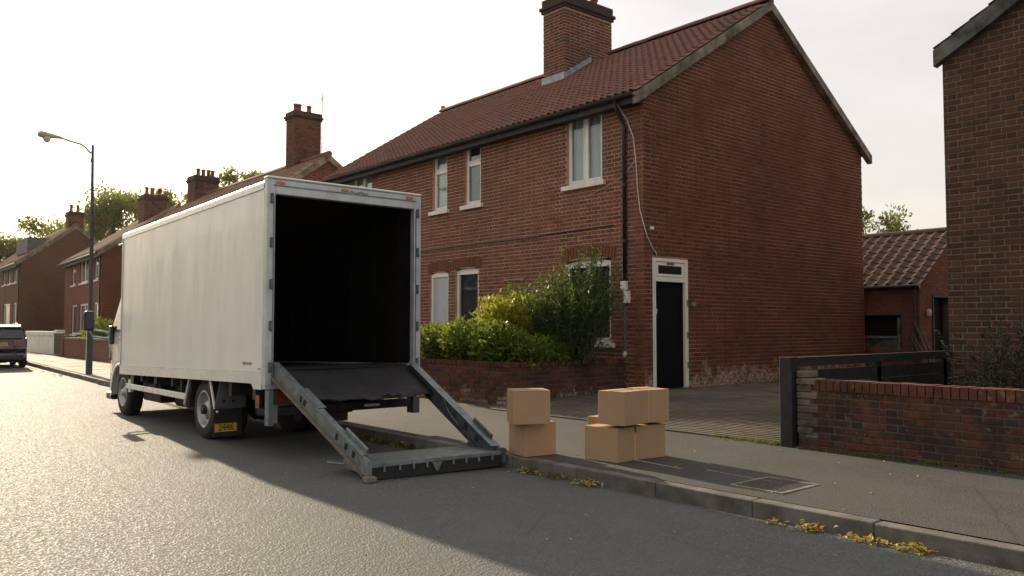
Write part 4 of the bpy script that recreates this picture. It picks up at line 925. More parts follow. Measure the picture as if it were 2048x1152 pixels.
# black mat sagging out of the box between the arms
mt = MB(); nx, ny = 22, 10; mr = random.Random(5); grid = []
for j in range(ny + 1):
    for i in range(nx + 1):
        u, v_ = i / nx, j / ny; lp = V((3.80, 9.3, .925)).lerp(V((3.82, 8.50, .945)), v_ / .4) if v_ < .4 else V((3.82, 8.50, .945)).lerp(V((3.975, 7.90, .635)), (v_ - .4) / .6); rp = V((5.56, 9.3, .925)).lerp(V((5.51, 8.50, .945)), v_ / .4) if v_ < .4 else V((5.51, 8.50, .945)).lerp(V((5.46, 7.80, .645)), (v_ - .4) / .6)
        p = lp.lerp(rp, u); p.z += -.028 * math.sin(u * math.pi) * v_ + mr.uniform(-.003, .003) * (v_ > 0) + (.010 * math.sin(u * 23) + mr.uniform(-.008, .006)) * v_ ** 6; p.y += (mr.uniform(-.012, .012) + .035 * math.sin(u * 5 + 1)) * v_ ** 5
        grid.append(p)
mt.add(grid, [(j * (nx + 1) + i, j * (nx + 1) + i + 1, (j + 1) * (nx + 1) + i + 1, (j + 1) * (nx + 1) + i) for j in range(ny) for i in range(nx)])
mo = mt.build('ramp_mat', 'sheet', truck, smooth=True); sd_ = mo.modifiers.new('solid', 'SOLIDIFY'); sd_.thickness = .012
lt = MB(); lt.tube([(4.80, 7.86, .64), (4.84, 7.80, .665), (4.90, 7.83, .64), (4.97, 7.80, .655), (5.04, 7.85, .64)], .013, 6); lt.build('mat_buckle', 'chassis', truck)
PA, PB, PC, PD = V((3.905, 6.60, .135)), V((5.275, 6.38, .150)), V((5.31, 6.98, .150)), V((4.03, 7.24, .135))
plat = MB()
def patch(mb, u0, u1, v0, v1, z0, z1):
    f = lambda u, v: (PA.lerp(PB, u)).lerp(PD.lerp(PC, u), v); q = [f(u0, v0), f(u1, v0), f(u1, v1), f(u0, v1)]
    vs = [w + V((0, 0, z0)) for w in q] + [w + V((0, 0, z1)) for w in q]; return mb.add(vs, [(0, 1, 2, 3), (4, 5, 6, 7), (0, 1, 5, 4), (1, 2, 6, 5), (2, 3, 7, 6), (3, 0, 4, 7)])
po = patch(MB(), .02, .98, .05, .97, -.06, -.006).build('platform', 'galv_dark', truck)
patch(MB(), .03, .985, .06, .49, -.0055, .012).build('platform_plank', 'galv', po); patch(MB(), .02, .985, .51, .98, -.0055, .009).build('platform_plank', 'galv', po)
patch(MB(), .0, .995, -.01, .055, -.016, .016).build('front_lip', 'galv', po); patch(MB(), .01, .985, .0, .045, -.13, -.017).build('kick_board', 'chassis', po)
patch(MB(), -.03, .0, -.08, 1.0, -.085, .05).build('side_plate', 'galv', po); patch(MB(), .995, 1.02, -.06, 1.0, -.10, .045).build('side_plate', 'galv_dark', po)
patch(MB(), -.05, .02, -.16, .02, -.125, -.086).build('toe', 'iron_rim', po)
for u in (.09, .20, .30, .40, .60, .70, .80, .91): patch(MB(), u, u + .014, -.03, -.011, -.06, -.005).build('hook', 'galv', po)
f = lambda u, v: (PA.lerp(PB, u)).lerp(PD.lerp(PC, u), v)
MB().prism([(-.05, -.02), (.05, -.02), (.012, -.10), (-.012, -.10)], (f(.48, -.04), (PB - PA).normalized(), V((0, 1, 0)), V((0, 0, 1))), 0, .012).build('latch', 'galv', po)
for u in (.06, .94): MB().lathe([(0, -.05), (.05, -.05), (.055, 0), (.05, .05), (0, .05)], f(u, .5) + V((0, 0, -.082)), (1, 0, 0), 14).build('roller', 'rubber', po, smooth=True)
MB().tube([f(-.03, .9) + V((-.14, .10, -.04)), f(-.03, .8) + V((-.03, 0, -.05))], .012, 6).build('pin', 'galv', po)
# cab
CF = (V((0, 0, 0)), V((0, 1, 0)), V((1, 0, 0)), V((0, 0, 1)))
arc = [(14.05 + .455 * math.cos(a), .37 + .455 * math.sin(a)) for a in [math.pi * k / 12 for k in range(12, -1, -1)]]
prof = [(13.87, .79), (13.87, 2.14), (13.97, 2.16), (14.12, 2.10), (14.24, 1.98), (14.62, 1.34), (14.74, 1.24), (14.93, 1.05), (15.02, .82), (15.05, .60), (15.05, .34), (14.98, .28), (14.54, .30)] + [p for p in arc[::-1] if p[1] > .40 and p[0] > 13.88]
def tumble(mb):
    out = []
    for v in map(V, mb.v):
        k = max(0, v.z - 1.2) * .10 + max(0, v.y - 14.7) * .35; s = 1 if v.x < 4.7 else -1; out.append((v.x + s * k, v.y, v.z))
    mb.v = out; return mb
cabo = tumble(MB().prism(prof, CF, 3.745, 5.615)).build('cab', 'cab_paint', truck, bevel=.035, seg=3)
gw = [(13.92, 1.36), (13.92, 2.00), (14.0, 2.01), (14.11, 1.94), (14.46, 1.36)]
cx_, cz_ = sum(p[0] for p in gw) / 5, sum(p[1] for p in gw) / 5; go = [(cx_ + (p[0] - cx_) * 1.10, cz_ + (p[1] - cz_) * 1.09) for p in gw]
tumble(MB().prism(go, CF, 3.738, 3.75)).build('window_seal', 'black_plastic', cabo); tumble(MB().prism(gw, CF, 3.733, 3.7375)).build('side_window', 'car_glass', cabo)
tumble(MB().prism([(14.28, 1.96), (14.31, 1.97), (14.68, 1.335), (14.64, 1.33)], CF, 3.86, 5.5)).build('windscreen', 'car_glass', cabo)
tumble(MB().box(3.740, 3.7449, 13.885, 13.892, .82, 2.05)).build('door_seam', 'black_plastic', cabo); tumble(MB().box(3.740, 3.7449, 14.50, 14.506, .80, 1.33)).build('door_seam', 'black_plastic', cabo)
tumble(MB().box(3.715, 3.744, 13.92, 14.06, 1.20, 1.225)).build('door_handle', 'black_plastic', cabo, bevel=.006)
al = MB()
for k in range(12):
    a0_, a1_ = math.pi * k / 12, math.pi * (k + 1) / 12; r0, r1 = .445, .50
    if k > 7: continue
    q = [V((3.732, 14.05 + math.cos(a) * r, .37 + math.sin(a) * r)) for a, r in ((a0_, r0), (a1_, r0), (a1_, r1), (a0_, r1))]; w = [p + V((.06, 0, 0)) for p in q]
    al.add(q + w, [(0, 1, 2, 3), (0, 1, 5, 4), (2, 3, 7, 6)])
al.build('wheel_arch', 'cab_paint', cabo, smooth=True)
MB().box(3.80, 5.56, 14.72, 15.055, .20, .32).build('bumper', 'black_plastic', cabo, bevel=.03)
tumble(MB().box(3.735, 3.76, 14.84, 14.98, .84, 1.0)).build('headlamp', 'lamp_glass', cabo, bevel=.02); tumble(MB().box(5.6, 5.625, 14.84, 14.98, .84, 1.0)).build('headlamp', 'lamp_glass', cabo, bevel=.02)
tumble(MB().box(3.728, 3.75, 14.80, 14.85, .80, .90)).build('indicator', 'amber_lens', cabo)
df = MB(); dprof = [(13.885, 2.14), (13.885, 2.54), (13.93, 2.52), (14.24, 2.20), (14.36, 2.04), (14.20, 2.11)]
df.prism(dprof, CF, 3.95, 5.42); df.build('wind_deflector', 'cab_paint', cabo, bevel=.03)
mr_ = MB().box(3.34, 3.50, 14.60, 14.70, 1.34, 1.66).build('mirror', 'black_plastic', truck, bevel=.035, seg=3); MB().box(3.355, 3.485, 14.585, 14.599, 1.37, 1.63).build('mirror_glass', 'car_glass', mr_)
MB().tube([(3.76, 14.52, 1.30), (3.62, 14.6, 1.33), (3.45, 14.64, 1.36)], .022, 6).tube([(3.76, 14.52, 1.22), (3.62, 14.6, 1.22), (3.48, 14.64, 1.25), (3.42, 14.65, 1.36)], .020, 6).build('mirror_arm', 'steel', mr_)
MB().box(3.70, 3.76, 14.46, 14.60, 1.12, 1.42).build('mirror_foot', 'black_plastic', mr_, bevel=.02)

# ================================================================== cardboard boxes
def carton(p, yaw, lx, ly, h, label):
    o = thing('cardboard_box', (p[0], p[1], p[2]), label, 'box', yaw, 'cardboard boxes on the pavement'); rt = ROOT[o.name]; ex = rt.to_3x3() @ V((1, 0, 0)); ey = rt.to_3x3() @ V((0, 1, 0)); F = (V(p), ex, ey, V((0, 0, 1)))
    MB().fbox(F, 0, lx, 0, ly, .0, h - .006).build('body', 'cardboard', o, bevel=.004)
    g = .004
    for (a0, a1, b0, b1) in ((.001, lx - .001, .001, ly / 2 - g / 2), (.001, lx - .001, ly / 2 + g / 2, ly - .001)):
        MB().fbox(F, a0, a1, b0, b1, h - .0055, h + rng.uniform(-.001, .002)).build('flap', 'cardboard', o, bevel=.002)
    tm = MB().fbox(F, -.0012, lx + .0012, ly / 2 - .024, ly / 2 + .024, h + .0022, h + .003); tm.fbox(F, -.0016, -.0004, ly / 2 - .024, ly / 2 + .024, h - .06, h + .003); tm.fbox(F, lx + .0004, lx + .0016, ly / 2 - .024, ly / 2 + .024, h - .06, h + .003); tm.build('tape', 'tape', o)
    return o
ZP = gz(5.6) + .003
carton((5.345, 6.11, ZP), -10, .365, .31, .325, 'bottom box of the small two-box stack beside the ramp')
carton((5.17, 6.085, ZP + .329), -30, .37, .33, .325, 'top box of the small two-box stack beside the ramp')
carton((5.762, 5.275, ZP), 5, .265, .40, .318, 'front bottom box, lower left corner of the bigger box pile')
carton((6.052, 5.295, ZP), -10, .36, .34, .322, 'bottom right box of the bigger box pile')
carton((6.19, 5.73, ZP), 3, .30, .34, .345, 'box at the back bottom of the bigger pile, mostly hidden')
carton((5.775, 5.20, ZP + .349), 5, .385, .31, .315, 'large top box at the front of the bigger box pile')
carton((6.175, 5.235, ZP + .349), -10, .25, .34, .315, 'top right box behind the large top one on the bigger pile')

# ================================================================== houses further down the street
def far_house(name, loc, yaw, W_, D_, eave, ridge, label, wall, windows, roofm='tile_far', single=0, gable_bricks=None, ro=None):
    h = thing(name, loc, label, 'house', yaw); m = ROOT[h.name]; z0 = loc[2]; ro = ro or D_ / 2
    f = turned(frame((0, 0, -z0), (0, 1, 0), (-1, 0, 0)), m); gf = turned(frame((0, 0, -z0), (1, 0, 0), (0, -1, 0)), m); bf = turned(frame((0, W_, -z0), (1, 0, 0), (0, 1, 0)), m); sl_ = (ridge - eave) / ro
    hs = [w[:4] for w in windows]
    us = sorted({.2, W_ - .2, *[q for w in hs for q in w[:2]]}); zs = sorted({0, eave, *[q for w in hs for q in w[2:]]}); mb = MB()
    for a, b in zip(us, us[1:]):
        for c, d in zip(zs, zs[1:]):
            if not any(q[0] < (a + b) / 2 < q[1] and q[2] < (c + d) / 2 < q[3] for q in hs): mb.fbox(f, a, b, -.2, 0, c, d)
    mb.build('front_wall', wall, h)
    poly = [(0, 0), (D_, 0), (D_, eave), (ro, ridge), (0, eave)]
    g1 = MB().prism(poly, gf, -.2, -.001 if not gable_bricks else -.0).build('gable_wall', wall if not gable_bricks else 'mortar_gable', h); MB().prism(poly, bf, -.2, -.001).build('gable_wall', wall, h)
    MB().fbox(f, .2, W_ - .2, -D_, -D_ + .2, 0, eave).build('rear_wall', wall, h)
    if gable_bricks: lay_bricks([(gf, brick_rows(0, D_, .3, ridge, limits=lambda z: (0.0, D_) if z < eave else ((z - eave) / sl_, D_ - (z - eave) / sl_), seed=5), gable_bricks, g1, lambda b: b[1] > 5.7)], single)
    for k, w in enumerate(windows): window(f, h, *w[:4], cols=w[4], transom=w[5] if len(w) > 5 else None, curtain=None, far=True, glassm='far_glass', seed=k, fw=.09)
    q = math.hypot(1, sl_); r3 = m.to_3x3(); ey = r3 @ (V((1, 0, sl_)) / q); ez = r3 @ (V((-sl_, 0, 1)) / q); ex = r3 @ V((0, 1, 0))
    e0 = m @ V((-.25, -.1, eave + .08 - .25 * sl_ - z0)); L = (ro + .25) * q
    e1 = m @ V((D_ + .25, -.1, eave + .08 - .25 * sl_ - z0)); sl2 = (ridge - eave) / (D_ - ro); q2 = math.hypot(1, sl2); ey2 = r3 @ (V((-1, 0, sl2)) / q2); ez2 = r3 @ (V((sl2, 0, 1)) / q2); L2 = (D_ - ro + .25) * q2
    ro_ = MB().fbox((e0, ex, ey, ez), 0, W_ + .2, 0, L, -.06, .0).fbox((m @ V((D_ + .25, -.1, eave + .08 - .25 * sl2 - z0)), ex, ey2, ez2), 0, W_ + .2, 0, L2, -.06, .0).build('roof', roofm, h)
    lay_tiles(e0, ex, ey, ez, W_ + .2, L - .05, .35, .33, roofm, ro_, 0, roll=.05)
    for (E_, Y_, LL2) in ((e0, ey, L), (m @ V((D_ + .25, -.1, eave + .08 - .25 * sl2 - z0)), ey2, L2)):
        a, b = E_ - ex * .03, E_ - ex * .03 + Y_ * LL2; zz = V((0, 0, 1)); qd = [a - zz * .26, b - zz * .26, b - zz * .0, a - zz * .0]
        MB().add(qd + [w + ex * .1 for w in qd], [(0, 1, 2, 3), (4, 5, 6, 7), (0, 1, 5, 4), (2, 3, 7, 6), (0, 3, 7, 4), (1, 2, 6, 5)]).build('bargeboard', 'cement', ro_)
    MB().tube([e0 + ey * L - ex * .05 + V((0, 0, .0)), e0 + ey * L + ex * (W_ + .25)], .12, 8).build('ridge_tiles', roofm, ro_)
    MB().tube([e0 - ey * .05 + V((0, 0, -.06)), e0 - ey * .05 + ex * (W_ + .2) + V((0, 0, -.06))], .07, 8).build('gutter', 'black_plastic', ro_)
    MB().fbox((e0, ex, r3 @ V((1, 0, 0)), V((0, 0, 1))), .1, W_ + .1, .02, .05, -.28, -.06).build('fascia', 'black_wood', ro_)
    MB().tube([m @ V((-.06, .25, eave - .2 - z0)), m @ V((-.06, .25, .1))], .045, 6).build('downpipe', 'black_plastic', h)
    return h
h2 = far_house('brick_house', (11.0, 27.2, .2), 0, 13.4, 6.5, 5.35, 7.64, 'red brick house rising behind the white truck, with a tall chimney on its ridge', 'brick_far_red',
               [(2, 3, 3.9, 5.15, 1), (5, 6, 3.9, 5.15, 1), (8, 9.2, 3.9, 5.15, 2), (10.8, 11.8, 3.9, 5.15, 1), (2, 3.4, 1.1, 2.6, 2), (8, 9.4, 1.1, 2.6, 2)], gable_bricks='brick_gable', single=120, ro=3.2)
chimney(h2, 13.85, 14.95, 29.2, 29.95, 7.2, 9.72, pots=((.2, .5), (.32, .5), (.7, .5)), poth=.36, course=.085, mort='mortar_dark')
chimney(h2, 13.62, 14.75, 39.3, 40.3, 7.0, 8.62, pots=((.25, .4), (.5, .5), (.72, .5), (.9, .5)), poth=.40, course=.09, mort='mortar_dark')
ar = MB(); ar.tube([(15.15, 29.5, 7.4), (15.15, 29.5, 10.7)], .018, 5)
for k in range(5): ar.tube([(14.85 + k * .02, 29.35 + k * .07, 10.45 - k * .02), (15.45 - k * .02, 29.35 + k * .07, 10.45 - k * .02)], .008, 4)
ar.tube([(15.15, 29.3, 10.47), (15.15, 29.8, 10.40)], .010, 4); ar.tube([(15.0, 29.5, 10.15), (15.3, 29.5, 10.15)], .008, 4); ar.build('aerial', 'steel', h2)
h3 = far_house('brick_house', (10.57, 43.0, .2), -2.95, 10.3, 6.9, 5.15, 7.45, 'red brick house left of the truck cab with tall narrow white windows', 'brick_far_red',
               [(.95, 1.85, 3.74, 5.02, 1, 4.55), (3.4, 5.6, 3.72, 5.0, 2), (6.9, 8.0, 3.7, 4.95, 1, 4.5), (.6, 1.9, 1.1, 2.62, 1), (3.0, 5.6, 1.1, 2.62, 2), (6.3, 7.9, 1.0, 2.6, 1)])
chimney(h3, 13.30, 14.45, 46.0, 47.0, 6.6, 8.5, pots=((.2, .4), (.45, .5), (.8, .5)), poth=.45, course=.09, mort='mortar_dark')
h4 = far_house('brick_house', (9.47, 57.0, .2), -1.2, 16, 5.9, 5.45, 7.72, 'brown brick house at the far left, its big plain gable facing the street lamp', 'brick_far_brown',
               [(1.5, 2.7, 4.15, 5.2, 1), (3.6, 4.8, 4.15, 5.2, 1), (5.8, 7.0, 4.15, 5.2, 1), (1.3, 2.6, 1.4, 2.9, 1), (3.7, 6.5, 1.4, 2.9, 3), (8.5, 9.7, 4.15, 5.2, 1)], single=0)
chimney(h4, 12.15, 13.0, 57.6, 58.5, 7.2, 8.72, pots=((.25, .5), (.7, .5)), poth=.5, course=.09, mort='mortar_dark')
MB().box(9.95, 12.2, 58.0, 61.5, 6.0, 6.95).build('dormer', 'felt', h4)

# houses added out of frame across the road to darken the ground-floor pane reflections
for y, lab in ((60.0, 'added unseen brick house across the road, farther one, mirrored in the street door side panes'), (44.5, 'added unseen brick house across the road, nearer one, mirrored in the ground floor panes')):
    far_house('brick_house', (-10.0, y, .2), 180, 14.0, 7, 5.4, 7.8, lab, 'brick_far_brown', [(2, 3.2, 3.9, 5.1, 2), (6, 7.2, 3.9, 5.1, 2), (10, 11.2, 3.9, 5.1, 2), (2, 3.5, 1.1, 2.6, 2), (10, 11.5, 1.1, 2.6, 2)])

# garden walls along the far footway
wg = thing('garden_wall', (8.3, 40.3, .14), 'white painted garden wall with square end pier behind the dark car', 'wall')
MB().box(8.3, 8.5, 41.2, 48, .05, 1.0).build('wall_panel', 'render_white', wg); MB().box(8.26, 8.54, 41.2, 48, 1.0, 1.20).build('coping', 'render_white', wg, bevel=.02); MB().box(8.22, 8.56, 40.75, 41.2, .05, 1.27).build('pier', 'render_white', wg, bevel=.015)
wb = thing('garden_wall', (8.0, 32.3, .14), 'low brown brick garden wall behind the street lamp', 'wall')
MB().box(8.0, 8.2, 27.5, 38.3, .05, .90).build('wall_panel', 'brick_far_garden', wb); MB().box(7.97, 8.23, 27.5, 38.3, .90, .97).build('coping', 'cement', wb)
MB().box(7.95, 8.28, 38.3, 38.7, .05, 1.05).build('pier', 'brick_far_garden', wb)
gt_ = thing('garden_gate', (8.1, 39.7, .14), 'dark narrow gate between the white and brown garden walls', 'gate')
for k in range(9): MB().box(8.08, 8.11, 38.78 + k * .21, 38.86 + k * .21, .18, 1.1).build('bar', 'lamp_metal', gt_)
MB().box(8.07, 8.12, 38.72, 40.7, 1.1, 1.15).box(8.07, 8.12, 38.72, 40.7, .20, .25).build('rail', 'lamp_metal', gt_)

# ================================================================== street lamp
lamp = thing('street_lamp', (5.7, 24.3, .13), 'tall dark street lamp with a curved arm over the road', 'street lamp')
MB().tube([(5.7, 24.3, .1), (5.7, 24.3, 1.5)], [.085, .08], 14).build('base', 'lamp_metal', lamp, smooth=True); MB().tube([(5.7, 24.3, 1.5), (5.69, 24.3, 4), (5.66, 24.3, 6.34)], [.062, .046, .036], 12).build('pole', 'lamp_metal', lamp, smooth=True)
MB().tube([(5.64, 24.3, 6.12), (5.58, 24.3, 6.14), (5.50, 24.3, 6.24), (5.38, 24.3, 6.32), (5.1, 24.3, 6.37), (4.84, 24.3, 6.43)], .028, 8).build('arm', 'lamp_head', lamp, smooth=True)
MB().tube([(5.64, 24.3, 6.0), (5.60, 24.3, 5.82)], .012, 6).build('stay', 'lamp_metal', lamp)
hd_ = MB().lathe([(.0, -.30), (.035, -.29), (.06, -.1), (.09, .10), (.095, .2), (.07, .27), (0, .29)], (4.62, 24.3, 6.44), (-1, 0, .05), 14).build('lamp_head', 'lamp_head', lamp, smooth=True)
MB().lathe([(.085, 0), (.095, -.04), (.085, -.10), (.05, -.14), (0, -.15)], (4.55, 24.3, 6.40), (0, 0, 1), 14).build('lamp_bowl', 'lamp_glass', hd_, smooth=True)

# ================================================================== parked cars
def car(loc, yaw, paint, label, plate=True, hgt=1.5, w=1.82):
    c = thing('parked_car', loc, label, 'car', yaw); m = ROOT[c.name]; F = (V((0, 0, 0)), V((0, 1, 0)), V((1, 0, 0)), V((0, 0, 1))); hw = w / 2; k = hgt / 1.5
    low = [(.0, .30), (.02, .55), (-.04, .62), (-.03, .78), (.05, 1.0 * k), (3.1, 1.02 * k), (3.95, .92), (4.2, .72), (4.22, .35), (4.05, .24), (.10, .24)]
    def shape(mb, inset):
        out = []
        for v in map(V, mb.v):
            s = -1 if v.x < 0 else 1; e = max(0, .25 - v.y) * .30 + max(0, v.y - 3.8) * .5 + max(0, v.z - .95 * k) * inset; out.append((v.x - s * e, v.y, v.z))
        mb.v = out; return mb.xf(m)
    body = shape(MB().prism(low, F, -hw, hw), 0).build('body', paint, c, bevel=.07, seg=3)
    gh = [(.06, .98 * k), (.30, 1.36 * k), (.42, 1.44 * k), (1.6, 1.49 * k), (2.3, 1.42 * k), (3.15, .98 * k)]
    shape(MB().prism(gh, F, -hw + .05, hw - .05), .32).build('cabin', paint, c, bevel=.05, seg=3)
    shape(MB().prism([(.045, 1.02 * k), (.27, 1.34 * k), (.31, 1.34 * k), (.09, 1.02 * k)], F, -hw + .17, hw - .17), .30).build('rear_window', 'car_glass', c, bevel=.01)
    for s in (-1, 1): shape(MB().prism([(.42, 1.04 * k), (.60, 1.33 * k), (1.7, 1.40 * k), (2.25, 1.34 * k), (2.85, 1.04 * k)], F, s * (hw - .048), s * (hw - .040)), .32).build('side_window', 'car_glass', c)
    shape(MB().prism([(.22, 1.38 * k), (.20, 1.41 * k), (.46, 1.47 * k), (.5, 1.43 * k)], F, -hw + .14, hw - .14), .2).build('spoiler', paint, c, bevel=.01)
    for s in (-1, 1):
        a, b = sorted((s * (hw - .42), s * (hw - .025)))
        shape(MB().prism([(-.045, .74), (.02, .95), (.12, .95), (.10, .72)], F, a, b), 0).build('tail_light', 'red_lens', c, bevel=.02)
        a, b = sorted((s * hw, s * (hw + .17))); shape(MB().box(a, b, 2.55, 2.67, .98 * k, 1.10 * k), 0).build('door_mirror', paint, c, bevel=.03)
    shape(MB().box(-hw + .10, hw - .10, -.055, .05, .28, .44), 0).build('rear_bumper', 'black_plastic', c, bevel=.03)
    MB().box(-hw + .1, hw - .1, .2, 4, .20, .26).xf(m).build('underbody', 'chassis', c)
    if plate: MB().box(-.26, .26, -.062, -.045, .76, .875).xf(m).build('number_plate', 'plate_yellow', body); MB().box(-.21, .21, -.064, -.0625, .79, .845).xf(m).build('plate_lettering', 'ink_grey', body)
    for x in (-hw + .02, hw - .02):
        for y in (.78, 3.4):
            s = -1 if x < 0 else 1
            wl = MB().lathe([(.20, 0), (.30, s * .008), (.335, -s * .03), (.335, -s * .18), (.25, -s * .20)], (x, y, .335), (1, 0, 0), 26).xf(m).build('wheel', 'rubber', c, smooth=True)
            MB().lathe([(.205, s * .004), (.19, -s * .03), (.10, -s * .04), (.06, -s * .01), (0, -s * .01)], (x, y, .335), (1, 0, 0), 18).xf(m).build('rim', 'rim', wl, smooth=True)
    for s in (-.6, .6): MB().tube([(s, .55, 1.50 * k), (s, 1.0, 1.535 * k), (s, 1.9, 1.52 * k)], .014, 6).xf(m).build('roof_bar', 'steel', c)
    return c
car((4.78, 32.3, 0), -3, 'car_blue', 'dark blue car parked at the kerb, cut by the left edge')
car((5.40, 41.0, 0), -3, 'car_white', 'white car parked beyond the dark blue one at the left edge', plate=False, hgt=1.78)

# ================================================================== shrubs, trees, weeds
def plant(name, loc, label, cat, lm, sm, leafm, stem='bark'):
    p = thing(name, loc, label, cat); lm.build('crown' if cat == 'tree' else 'foliage', leafm, p)
    if sm.v: sm.build('trunk' if cat == 'tree' else 'stems', stem, p)
    return p
r1 = random.Random(11)
lm, sm = MB(), MB()
for (x, y, z, a, b, c, n) in ((8.62, 12.3, 1.12, .42, .6, .33, 1500), (8.6, 11.4, 1.18, .42, .5, .34, 1500), (8.62, 10.6, 1.15, .42, .5, .34, 1500), (8.75, 12.2, .98, .38, .55, .30, 1500), (8.72, 11.5, 1.06, .40, .5, .33, 1500), (8.70, 10.85, 1.10, .38, .45, .35, 1600), (8.75, 10.35, 1.02, .38, .42, .32, 1500), (8.95, 10.05, .98, .45, .28, .26, 1100), (9.35, 10.05, .98, .4, .25, .25, 800), (8.9, 12.9, .95, .4, .5, .3, 900), (8.85, 13.6, .95, .4, .5, .3, 700)):
    cloud(lm, (x, y, z), (a, b, c), n, .085, .045, r1)
for k in range(60): y = r1.uniform(9.9, 13.4); spray(lm, sm, (8.7 + r1.uniform(-.1, .3), y, .7), (8.6 + r1.uniform(-.38, .35), y + r1.uniform(-.35, .35), 1.15 + r1.uniform(-.4, .35)), 14, .085, .042, r1)
plant('hedge', (8.75, 11.2, .8), 'bright green leafy hedge spilling over the planter wall beside the truck', 'hedge', lm, sm, 'leaf_hedge')
lm, sm = MB(), MB()
for k in range(150):
    b = (9.12 + r1.uniform(-.12, .12), 11.0 + r1.uniform(-.25, .25), .7); a = r1.uniform(0, 6.28); e = r1.uniform(.1, .62)
    spray(lm, sm, b, (b[0] + math.cos(a) * e * .7, b[1] + math.sin(a) * e, r1.uniform(1.25, 2.08) - e * .30), 32, .085, .045, r1, sag=.12)
cloud(lm, (9.10, 11.0, 1.38), (.42, .62, .48), 1700, .08, .04, r1)
plant('shrub', (9.25, 10.95, .7), 'yellow-green shrub in the middle of the planter, between hedge and dark bush', 'shrub', lm, sm, 'leaf_gold')
lm, sm = MB(), MB()
for k in range(520):
    b = (9.9 + r1.uniform(-.25, .25), 10.35 + r1.uniform(-.35, .30), .7); a = r1.uniform(0, 6.28); e = r1.random() ** .7 * 1.05
    top = 1.45 + (1 - e * .42) * 1.08 * r1.uniform(.35, 1.0); lean = (.15 if k % 3 else -.1)
    spray(lm, sm, b, (b[0] + math.cos(a) * e * .75, b[1] + math.sin(a) * e * 1.05 + lean * 0, top), 34, .075, .022, r1, sag=.16, sr=.008)
for k in range(60):   # tall arching shoots over the window
    b = (9.95 + r1.uniform(-.15, .15), 10.0 + r1.uniform(-.3, .2), .8); spray(lm, sm, b, (b[0] + r1.uniform(-.2, .45), b[1] + r1.uniform(-.55, .35), r1.uniform(2.2, 2.88)), 44, .075, .022, r1, sag=.10, sr=.008)
for k in range(16):
    b = (9.8, 10.6, .9); spray(lm, sm, b, (9.75 + r1.uniform(-.3, .3), 11.3 + r1.uniform(0, .5), r1.uniform(1.8, 2.25)), 40, .08, .022, r1, sag=.14, sr=.008)
cloud(lm, (9.85, 10.35, 1.35), (.7, 1.0, .68), 6500, .075, .024, r1, shell=.3)
plant('shrub', (9.9, 10.35, .7), 'tall dark green bush hiding the ground floor window', 'shrub', lm, sm, 'leaf_dark')
lm, sm = MB(), MB()
for k in range(150):
    b = (10.7 + r1.uniform(-.6, .6), 3.2 + r1.uniform(-.8, .7), .25); spray(lm, sm, b, (b[0] + r1.uniform(-.5, .4), b[1] + r1.uniform(-.5, .5), r1.uniform(.75, 1.55)), 30, .06, .026, r1, sag=.1)
cloud(lm, (10.6, 3.1, .75), (.75, 1.0, .55), 2200, .06, .028, r1)
plant('shrub', (10.6, 3.2, .25), 'dark scrubby bush behind the yard wall at the right edge', 'shrub', lm, sm, 'leaf_black')
lm, sm = MB(), MB()
cloud(lm, (8.75, 35.6, 1.15), (.55, 1.1, .6), 1100, .14, .08, r1); cloud(lm, (8.9, 37.2, 1.0), (.5, .8, .45), 500, .14, .08, r1); sm.tube([(8.8, 35.6, .2), (8.8, 35.6, 1.1)], .06, 6)
plant('shrub', (8.8, 35.6, .15), 'small round garden bush behind the lamp and truck mirror', 'shrub', lm, sm, 'leaf_hedge')
def tree(loc, top, rad, seed, label, n=8500, ls=.27, blobs=40):
    r = random.Random(seed); lm, sm = MB(), MB(); x, y = loc; b = V((x, y, 0)); h = top; fork = h * .30
    sm.tube([b, b + V((.1, .05, fork * .6)), b + V((.05, 0, fork)), b + V((0, .1, h * .72))], [.26, .2, .17, .05], 8)
    for k in range(blobs):
        a = r.uniform(0, 6.28); t = r.uniform(.32, .97); e = rad * (1 - abs(t - .55) * 1.15) * r.uniform(.45, 1.0)
        p = b + V((math.cos(a) * e, math.sin(a) * e, h * t)); s0 = b + V((0, 0, h * r.uniform(.28, max(.3, t - .12)))); sm.tube([s0, s0.lerp(p, .5) + V((0, 0, .15)), p], [.07, .045, .015], 5)
        s = r.uniform(.45, .95) * rad * .38; cloud(lm, p, (s, s, s * r.uniform(.7, 1.1)), int(n / blobs), ls, ls * .6, r, shell=.25, up=.2)
    return plant('tree', (x, y, 0), label, 'tree', lm, sm, 'leaf_tree')
tree((11.4, 76), 8.6, 2.9, 1, 'small pointed tree at the far left above the flat dormer')
tree((15.2, 76), 10.0, 4.4, 2, 'pale tree left of the far brown house chimney')
tree((17.2, 67), 11.9, 3.4, 3, 'tall thin tree just right of the street lamp pole', n=10000)
tree((19.8, 69), 11.8, 4.2, 4, 'bushy tree between the lamp pole and the middle chimney', n=10000)
tree((22.2, 67), 12.4, 3.4, 5, 'tree between the two middle chimney stacks above the truck')
tree((22.6, 56), 12.4, 2.8, 6, 'treetop showing behind the roof left of the tall chimney', n=4500)
tree((33.4, 16.2), 6.5, 1.9, 7, 'tree showing over the outbuilding roof', n=3600, ls=.16)
